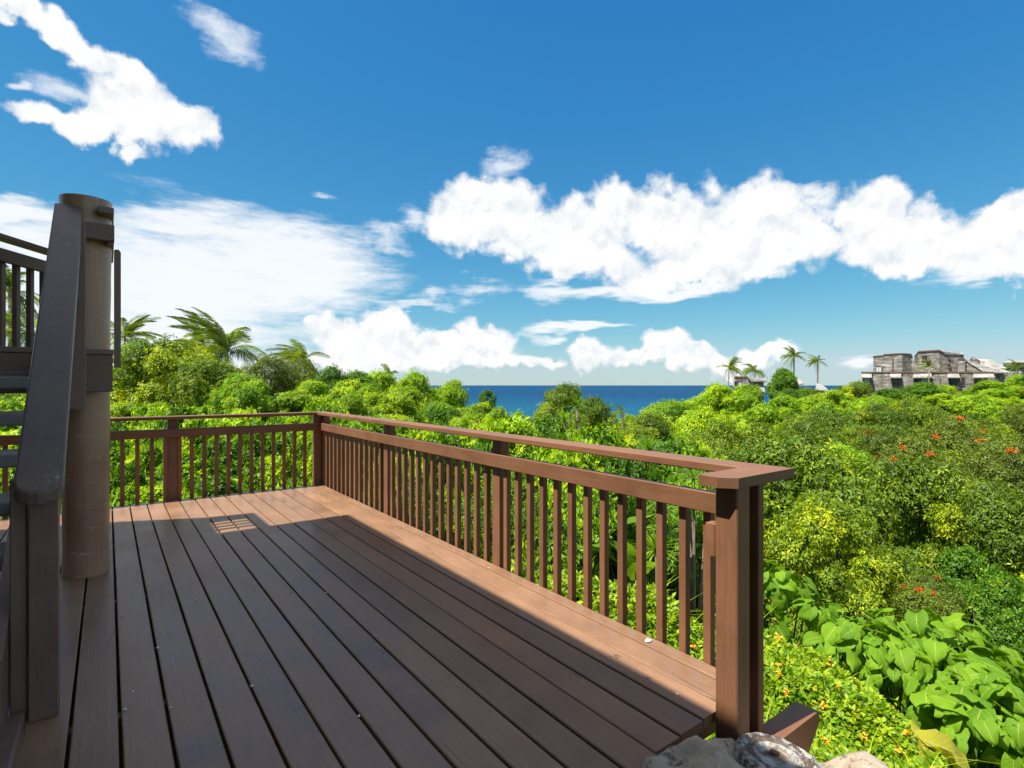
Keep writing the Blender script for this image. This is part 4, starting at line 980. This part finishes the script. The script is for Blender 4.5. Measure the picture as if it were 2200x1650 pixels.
def big_bush(outline, n, label, seed, lsz=(.10, .27), d0=5.0, d1=7.6):
    """outline: list of (px, py, d) centres with radii in metres; leaves sit on the upper shell of the mounds"""
    r = random.Random(seed); px, py, d, _ = outline[0]; x0, y0 = plan(px, d); g0 = gz(x0, y0)
    root = tag(empty('big_leaf_bush', (x0, y0, g0)), label, 'bush')
    tot = sum(m[3] ** 2 for m in outline); sb = MB()
    for (px, py, d, R) in outline:
        cx, cy = plan(px, d); cz = zat(py, d)
        for i in range(int(n * R * R / tot)):
            while True:
                v = Vector((r.gauss(0, 1), r.gauss(0, 1), r.gauss(0.35, .8)))
                v.normalize()
                if v.z > -.6 and v.dot(Vector((-FX, -FY, .8))) > -.35: break
            k = r.uniform(.66, 1.12); p = Vector((cx, cy, cz)) + Vector((v.x, v.y, v.z * (.8 if v.z > 0 else 2.2))) * R * k
            gl = gz(p.x, p.y)
            if p.z < gl + .1: continue
            s = lsz[0] + (lsz[1] - lsz[0]) * r.random() ** 1.3
            # leaf blade faces outward and up, its tip hangs down
            nrm = (v + Vector((r.gauss(0, .45), r.gauss(0, .45), .5 + r.gauss(0, .35)))).normalized()
            tip = Vector((v.x, v.y, 0)) + Vector((r.gauss(0, .5), r.gauss(0, .5), -.9)); tip = (tip - nrm * tip.dot(nrm)).normalized()
            yv = nrm.cross(tip); mt = Matrix((tip, yv, nrm)).transposed()
            o = obj('leaf', HL[r.randrange(10)], None, root, tuple(p - Vector((x0, y0, g0))), mt.to_euler(), (s, s * r.uniform(.9, 1.15), s))
            if i % 14 == 0:
                b = Vector((cx + (p.x - cx) * .3, cy + (p.y - cy) * .3, gz(cx, cy) - .1)) - root.location; q = p - root.location
                sb.tube([tuple(b), tuple((b + q) * .5 + Vector((0, 0, .1))), tuple(q)], [.022, .015, .008], 5)
    obj('stems', sb.mesh('stems', True), M['stem'], root)
big_bush([(1970, 1405, 6.6, .62), (1845, 1390, 6.4, .46), (1915, 1440, 6.1, .40), (2070, 1415, 6.6, .5)], 290,
         'bush of big heart shaped leaves in the lower right, nearest the railing', 3)
big_bush([(2095, 1480, 6.1, .60), (2010, 1500, 5.8, .44), (2165, 1560, 5.5, .60), (2080, 1580, 5.2, .44)], 295,
         'bush of big heart shaped leaves in the very corner at lower right', 5)
big_bush([(1665, 1262, 7.2, .40), (1740, 1322, 6.9, .34)], 100, 'smaller big leaf bush just right of the end post', 4)
GL_ = [long_leaf('golden_leaf', i + 20, 1.0, .42, M['goldleaf'], 9, .5, .07) for i in range(2)]
def golden(px, py, d, label):
    x, y = plan(px, d); g0 = gz(x, y); h = zat(py, d) - g0
    root = tag(empty('golden_leaf_plant', (x, y, g0)), label, 'plant')
    sb = MB()
    for i, (a, t, s) in enumerate(((.5, .35, .52), (-.2, .5, .55), (1.4, .2, .36), (-1.3, .3, .36))):
        obj('leaf', GL_[i % 2], None, root, (.02 * i, 0, h), (0.5 * (-1) ** i, t, a - YAW - .6), (s, s, s))
    sb.tube([(0, 0, -.1), (0.02, 0, h * .6), (0, 0, h)], [.03, .022, .015], 6)
    obj('stem', sb.mesh('stem', True), M['stem'], root)
golden(1965, 1585, 4.1, 'yellow ribbed leaves at the bottom edge below the big leaf bush')

# ------------------------------------------------------------------ lantana covering the bank below the railing
def lantana():
    rng = np.random.default_rng(77); P = []; lift = []
    n = 46000
    px = rng.uniform(1080, 2050, n); d = rng.uniform(0, 1, n) ** .8 * 4.6 + 2.5
    l = (px - 1100) / FPX * d; X = FX * d + RX * l; Y = FY * d + RY * l
    ok = (X > 2.36) | ((Y < 0.95) & (X > 2.2)); X, Y, d, px = X[ok], Y[ok], d[ok], px[ok]
    bump = .30 + .16 * np.sin(X * 2.3 + Y * .7) * np.cos(Y * 2.1 - X) + .10 * np.sin(X * 5.1) * np.sin(Y * 4.3 + 1)
    Z = np.array([gz(a, b) for a, b in zip(X, Y)]) + (.14 + .48 * np.clip((d - 3.0) / 2.0, 0, 1) + np.maximum(bump, .05) * 1.25) * rng.uniform(.45, 1.0, len(X)) ** .6
    py = HZ + (CAMZ - Z) * FPX / d; ok = px < np.interp(py, [1290, 1360, 1440, 1500, 1560, 1620, 1750], [1640, 1715, 1800, 1885, 1950, 2005, 2090])
    X, Y, Z = X[ok], Y[ok], Z[ok]
    P = np.stack([X, Y, Z], 1); Nn = rng.normal(0, .45, P.shape); Nn[:, 2] += .9
    V, F, T = leaves(rng, P, Nn, 6, .062, .036, .85, .12, np.clip(rng.normal(.52, .2, len(P)), 0, 1), start=.01)
    me = np_mesh('lantana_leaves', V, F, T); me.materials.append(M['lantana'])
    o = tag(obj('lantana_cover', me), 'green lantana with small orange flowers covering the bank below the railing', 'ground cover', None, 'stuff')
    sel = rng.choice(len(P), 420, replace=False); Q = P[sel] + np.array([0, 0, .05]); parts = []
    Pf = np.repeat(Q, 9, 0) + rng.normal(0, .013, (len(Q) * 9, 3)); Nf = rng.normal(0, .5, Pf.shape); Nf[:, 2] += 1
    v, f, t_ = leaves(rng, Pf, Nf, 4, .021, .017, .85, 0, np.full(len(Pf), .5), start=.0)
    fm = np_mesh('lantana_flowers', v, f, t_); fm.materials.append(M['yellow'])
    tag(obj('flowers', fm, None, o), kind='stuff')
    # long grass blades poking through
    V = []; F = []; T = []; sel = rng.choice(len(P), 420, replace=False)
    for s in sel:
        p = P[s] - np.array([0, 0, .2]); a = rng.uniform(0, 6.28); Lg = rng.uniform(.35, .75); w = .006
        dv = np.array([math.cos(a), math.sin(a), 0]); sd = np.array([-math.sin(a), math.cos(a), 0]) * w; t = float(rng.uniform(.3, 1))
        prev = None
        for q in (0, .35, .7, 1.0):
            c = p + dv * Lg * .75 * q * q + np.array([0, 0, Lg * (1.05 * q - .45 * q * q)]); ww = sd * (1 - q * .85)
            V += [c - ww, c + ww]; b = len(V)
            if prev is not None: F += [(b-4, b-3, b-1), (b-4, b-1, b-2)]; T += [t, t]
            prev = c
    gm = np_mesh('grass_blades', np.array(V), np.array(F), T); gm.materials.append(M['grass'])
    tag(obj('grass_blades', gm, None, o), kind='stuff')
lantana()
def undergrowth():
    rng = np.random.default_rng(5); n = 30000
    th = rng.uniform(-52, 50, n); r = 6.8 + rng.uniform(0, 1, n) ** 1.4 * 34
    a = np.radians(th) + YAW; X = r * np.sin(a); Y = r * np.cos(a)
    ok = (Y > 7.25) | (X > 2.5); X, Y, r = X[ok], Y[ok], r[ok]
    Z = np.array([gz(p, q) for p, q in zip(X, Y)]) + rng.uniform(.05, .5, len(X))
    P = np.stack([X, Y, Z], 1); Nn = rng.normal(0, .5, P.shape); Nn[:, 2] += .9
    V, F, T = leaves(rng, P, Nn, 6, .26, .11, .8, .2, np.clip(rng.normal(.45, .2, len(P)), 0, 1), start=.02)
    me = np_mesh('undergrowth', V, F, T); me.materials.append(M['shrub'])
    tag(obj('undergrowth', me), 'low leafy undergrowth covering the ground beneath the shrubs and trees', 'undergrowth', None, 'stuff')
undergrowth()

# ------------------------------------------------------------------ shingled buildings on the ridge
BD = 100.0
BT = {}
def bx(px): 
    t0 = BT['t']; return BD / math.cos(t0) * math.tan(math.atan((px - 1100) / FPX) - t0)
def bz(py, px=None):
    u = 0.0 if px is None else bx(px)
    return CAMZ + (HZ - py) * (BD - u * math.sin(BT['t'])) / FPX
def building(name, label, px0):
    BT['t'] = math.atan((px0 - 1100) / FPX); l = (px0 - 1100) / FPX * BD
    o = empty(name, (FX * BD + RX * l, FY * BD + RY * l, 0), -YAW - BT['t'])
    o['px0'] = px0; return tag(o, label, 'building')
def bpart(root, name, mb, mat): return obj(name, mb.mesh(name), mat, root)
def bl(root, pts, yb, tops): # prism from (px, depth) outline, bottom y, top y(s)
    x0 = bx(root['px0']); t = tops if isinstance(tops, (list, tuple)) else [tops] * len(pts)
    return MB().prism([(bx(p) - x0, q) for p, q in pts], bz(yb), [bz(q, p[0]) for q, p in zip(t, pts)])
def quad_box(root, pxa, pxb, ya, yb, d0, d1):
    x0 = bx(root['px0']); return MB().box(bx(pxa) - x0, bx(pxb) - x0, d0, d1, bz(yb, pxa), bz(ya, pxa))
def window(root, pa, pb, ya, yb, d0, mat, mull=0):
    w = bpart(root, 'window', quad_box(root, pa, pb, ya, yb, d0 - .06, d0 + .1), M[mat])
    m = MB(); x0 = bx(root['px0']); a, b, t, bt = bx(pa) - x0, bx(pb) - x0, bz(ya, pa), bz(yb, pa)
    m.box(a - .1, a, d0 - .14, d0 + .05, bt - .1, t + .1); m.box(b, b + .1, d0 - .14, d0 + .05, bt - .1, t + .1)
    m.box(a, b, d0 - .14, d0 + .05, t, t + .1); m.box(a, b, d0 - .16, d0 + .05, bt - .12, bt)
    for i in range(mull):
        c = a + (b - a) * (i + 1) / (mull + 1); m.box(c - .03, c + .03, d0 - .10, d0 + .04, bt, t)
    obj('frame', m.mesh('frame'), M['trim'], w)
def awning(root, pa, pb, ya, yb, d0, dep=1.5):
    x0 = bx(root['px0']); a, b, t, bt = bx(pa) - x0, bx(pb) - x0, bz(ya, pa), bz(yb, pa)
    v = [(a, d0 + .05, t), (b, d0 + .05, t), (b + .1, d0 - dep, bt), (a - .1, d0 - dep, bt)]
    v += [(p, q, z - .16) for p, q, z in v]
    bpart(root, 'awning', MB().add(v, [(0,1,2,3),(7,6,5,4),(0,4,5,1),(1,5,6,2),(2,6,7,3),(3,7,4,0)]), M['roof_shingle'])
    bpart(root, 'awning_trim', MB().box(a - .15, b + .15, d0 - .3, d0 + .04, t - .02, t + .16), M['trim'])
    m = MB()
    for q in (a, b - .12): m.add([(q, d0, t - .2), (q, d0 - dep, bt - .17), (q, d0, bt - .17), (q + .12, d0, t - .2), (q + .12, d0 - dep, bt - .17), (q + .12, d0, bt - .17)], [(0,1,2),(5,4,3),(0,3,4,1),(1,4,5,2),(2,5,3,0)])
    bpart(root, 'awning_cheek', m, M['shingle'])
def trimline(root, pts, y, th=.22, ys=None):
    x0 = bx(root['px0']); n = len(pts)
    for i in range(n - 1):
        (p, q), (p2, q2) = pts[i], pts[i+1]; za = bz(ys[i] if ys else y, p); zb = bz(ys[i+1] if ys else y, p2)
        a, b = bx(p) - x0, bx(p2) - x0
        v = [(a, q - .12, za), (b, q2 - .12, zb), (b, q2 + .1, zb), (a, q + .1, za)]; v += [(u, w_, z + th) for u, w_, z in v]
        bpart(root, 'roof_trim', MB().add(v, [(3,2,1,0),(4,5,6,7),(0,1,5,4),(1,2,6,5),(2,3,7,6),(3,0,4,7)]), M['trim'])
B = building('shingled_building', 'large weathered shingle building with stepped faceted towers on the ridge', 2015)
bpart(B, 'wall', bl(B, [(1852, 0), (2100, 0), (2150, 3), (2165, 6), (2165, 16), (1852, 16)], 872, 801), M['shingle'])
trimline(B, [(1850, 0), (2100, 0), (2150, 3), (2167, 6)], 801)
bpart(B, 'wall', bl(B, [(1874, 2.2), (1898, 1.6), (1898, 9), (1874, 9)], 801, [766, 764, 764, 766]), M['shingle'])
trimline(B, [(1873, 2.2), (1898, 1.6)], 765, .2, [766, 764])
bpart(B, 'wall', bl(B, [(1898.2, 1.6), (1920, .8), (1938, .8), (1957, 2.6), (1957, 9), (1898.2, 9)], 801, [762, 761, 760.5, 761, 761, 762]), M['shingle'])
trimline(B, [(1897, 1.6), (1920, .8), (1938, .8), (1958, 2.6)], 761, .2, [762, 761, 760.5, 761])
x0 = bx(2015)
bpart(B, 'stair_wall', MB().add([(bx(1957.2)-x0, 2.6, bz(801, 1957.2)), (bx(1979)-x0, 2.6, bz(798, 1979)), (bx(1957.2)-x0, 2.6, bz(768, 1957.2)), (bx(1957.2)-x0, 5, bz(801, 1957.2)), (bx(1979)-x0, 5, bz(798, 1979)), (bx(1957.2)-x0, 5, bz(768, 1957.2))],
      [(0,1,2),(5,4,3),(0,3,4,1),(1,4,5,2),(2,5,3,0)]), M['shingle'])
bpart(B, 'wall', bl(B, [(1962, 6.5), (1972, 3.4), (2018, 2.8), (2032, 3.6), (2073, 5.4), (2073, 14), (1962, 14)], 801, [764, 754.5, 752, 759, 759, 756, 758]), M['shingle'])
bpart(B, 'roof', MB().add([(bx(2018)-x0, 2.7, bz(751.6, 2018)), (bx(2033)-x0, 3.4, bz(758.8, 2033)), (bx(2074)-x0, 5.2, bz(758.8, 2074)), (bx(2066)-x0, 9.5, bz(752, 2066)), (bx(2018)-x0, 2.7, bz(750.6, 2018)), (bx(2033)-x0, 3.4, bz(757.6, 2033)), (bx(2074)-x0, 5.2, bz(757.6, 2074)), (bx(2066)-x0, 9.5, bz(751, 2066))],
      [(0,1,2,3),(7,6,5,4),(0,4,5,1),(1,5,6,2),(2,6,7,3),(3,7,4,0)]), M['roof_shingle'])
trimline(B, [(1962, 6.4), (1972, 3.3), (2018, 2.7), (2032, 3.5)], 752, .2, [764, 754.5, 752, 759])
bpart(B, 'wall', bl(B, [(2058, 1.0), (2074, 1.0), (2074, 5), (2058, 5)], 801, 772), M['shingle'])
trimline(B, [(2057.5, 1.0), (2074.5, 1.0)], 772, .2)
bpart(B, 'gable_wall', MB().add([(bx(2074.2)-x0, 1.6, bz(801, 2074.2)), (bx(2117)-x0, 1.6, bz(799, 2117)), (bx(2074.2)-x0, 1.6, bz(773, 2074.2)), (bx(2074.2)-x0, 4, bz(801, 2074.2)), (bx(2117)-x0, 4, bz(799, 2117)), (bx(2074.2)-x0, 4, bz(773, 2074.2))],
      [(0,1,2),(5,4,3),(0,3,4,1),(1,4,5,2),(2,5,3,0)]), M['shingle'])
def slab(root, name, pts, mat, th=.2):
    x0 = bx(root['px0']); v = [(bx(p) - x0, q, bz(y, p)) for p, y, q in pts]; n = len(v); v += [(a, b, c - th) for a, b, c in v]
    bpart(root, name, MB().add(v, [tuple(range(n)), tuple(range(2*n-1, n-1, -1))] + [(i, n+i, n+(i+1) % n, (i+1) % n) for i in range(n)]), M[mat])
slab(B, 'roof', [(2074, 771.5, 1.4), (2118, 799, 1.4), (2176, 799, 3.2), (2150, 788, 6), (2118, 788, 6.5), (2098, 774, 9), (2088, 771, 8)], 'roof_shingle')
slab(B, 'roof', [(2096, 775, 6.0), (2118, 790, 5.6), (2172, 789, 6.6), (2138, 766, 12), (2094, 765.5, 12)], 'roof_shingle')
bpart(B, 'dormer', bl(B, [(2089, 5.5), (2110, 5.5), (2110, 9), (2089, 9)], 785, [768, 772, 772, 768]), M['shingle'])
trimline(B, [(2088, 5.5), (2093, 5.5), (2111, 5.5)], 768, .18, [769, 766, 776])
for a, b in ((1853, 1873), (1913, 1936), (1963, 2001), (2036, 2060), (2091, 2134)): awning(B, a, b, 801.5, 810.5, 0)
window(B, 1857, 1869, 813, 826, 0, 'curtain', 1)
window(B, 1917, 1934, 812, 826, 0, 'dark_glass', 2)
window(B, 1963, 1970, 812, 829, 0, 'dark_glass')
window(B, 1980, 1998, 812, 826, 0, 'curtain', 2)
window(B, 2039, 2057, 812, 826, 0, 'dark_glass', 1)
window(B, 2066, 2072, 811, 828, 0, 'dark_glass')
window(B, 2093, 2107, 812, 826, 0, 'dark_glass', 1)
window(B, 2110, 2122, 812, 826, .9, 'dark_glass', 1)
window(B, 2004, 2018, 838, 843, 0, 'dark_glass', 1)
window(B, 2036, 2055, 838, 847, 0, 'dark_glass', 1)
window(B, 1881, 1892, 787, 799, 1.55, 'curtain', 1)
window(B, 1981, 1993, 763, 773, 3.2, 'dark_glass', 1)
window(B, 2035, 2040, 763, 770, 3.9, 'dark_glass')
window(B, 2037, 2042, 781, 788, 3.9, 'dark_glass')
bpart(B, 'downpipe', quad_box(B, 1916, 1918, 768, 801, .6, .78), M['trim'])
bpart(B, 'downpipe', quad_box(B, 2018.5, 2020.5, 812, 850, -.2, -.01), M['trim'])
bpart(B, 'chimney', quad_box(B, 1916, 1920, 757, 761, 4, 4.5), M['trim'])
# balcony in the front wall
m = MB(); a, b = bx(1946) - x0, bx(1972) - x0
m.box(a, b, -1.0, -.9, bz(829), bz(827.5)); m.box(a, b, -1.0, -.9, bz(836), bz(834.5))
for i in range(9): q = a + (b - a) * i / 8; m.box(q - .04, q + .04, -.98, -.92, bz(834.6), bz(828.9))
bpart(B, 'balcony_railing', m, M['trim'])
bpart(B, 'balcony_floor', MB().box(a, b, -1.0, -.01, bz(838), bz(836.2)), M['shingle'])
H1 = building('shingled_house', 'small boxy shingled house beside the palms, left of the large building', 1610)
bpart(H1, 'wall', bl(H1, [(1577, 1.2), (1609, 0), (1641, 1.4), (1641, 7), (1577, 7)], 875, [811, 810.5, 818, 818, 811]), M['shingle'])
slab(H1, 'roof', [(1606, 810, -.3), (1609, 811, -.3), (1614, 818.5, -.3), (1648, 818.5, 1.2), (1648, 811, 6.5), (1606, 810, 6.5)], 'roof_shingle', .18)
trimline(H1, [(1576, 1.2), (1607, 0)], 811, .2, [811, 810.5])
slab(H1, 'awning', [(1625, 832, .7), (1642, 832, 1.4), (1644, 841, -.4), (1622, 841, -.9)], 'roof_shingle', .15)
window(H1, 1587, 1598, 820, 832, .62, 'curtain', 1)
window(H1, 1579, 1583, 820, 832, .98, 'dark_glass')
window(H1, 1624, 1638, 842, 850, .6, 'dark_glass', 1)
H2 = building('distant_house', 'distant grey shingled house at the right picture edge', 2180)
bpart(H2, 'wall', bl(H2, [(2152, 22), (2196, 20), (2230, 22), (2230, 34), (2152, 34)], 870, 771), M['shingle'])
slab(H2, 'roof', [(2148, 771.5, 21), (2196, 770.5, 19), (2236, 771, 21), (2236, 762, 30), (2162, 763, 30)], 'roof_shingle')
H3 = building('pale_roofed_house', 'pale steep roofs poking out of the trees below the thin palms', 1740)
bpart(H3, 'wall', bl(H3, [(1706, 6), (1774, 6), (1774, 16), (1706, 16)], 872, 838), M['shingle'])
slab(H3, 'roof', [(1700, 826, 5.5), (1726, 824, 5.5), (1712, 809, 11), (1704, 809, 11)], 'roof_shingle')
slab(H3, 'roof', [(1752, 838, 5.2), (1782, 838, 5.2), (1764, 823, 11), (1756, 823, 11)], 'roof_shingle')
H4 = building('pale_roofed_house', 'single pale roof beside the left end of the large building', 1843)
bpart(H4, 'wall', bl(H4, [(1834, 5), (1851, 5), (1851, 12), (1834, 12)], 872, 833), M['shingle'])
slab(H4, 'roof', [(1828, 834, 4.5), (1851, 833, 4.5), (1851, 819, 9), (1838, 819, 9)], 'roof_shingle')
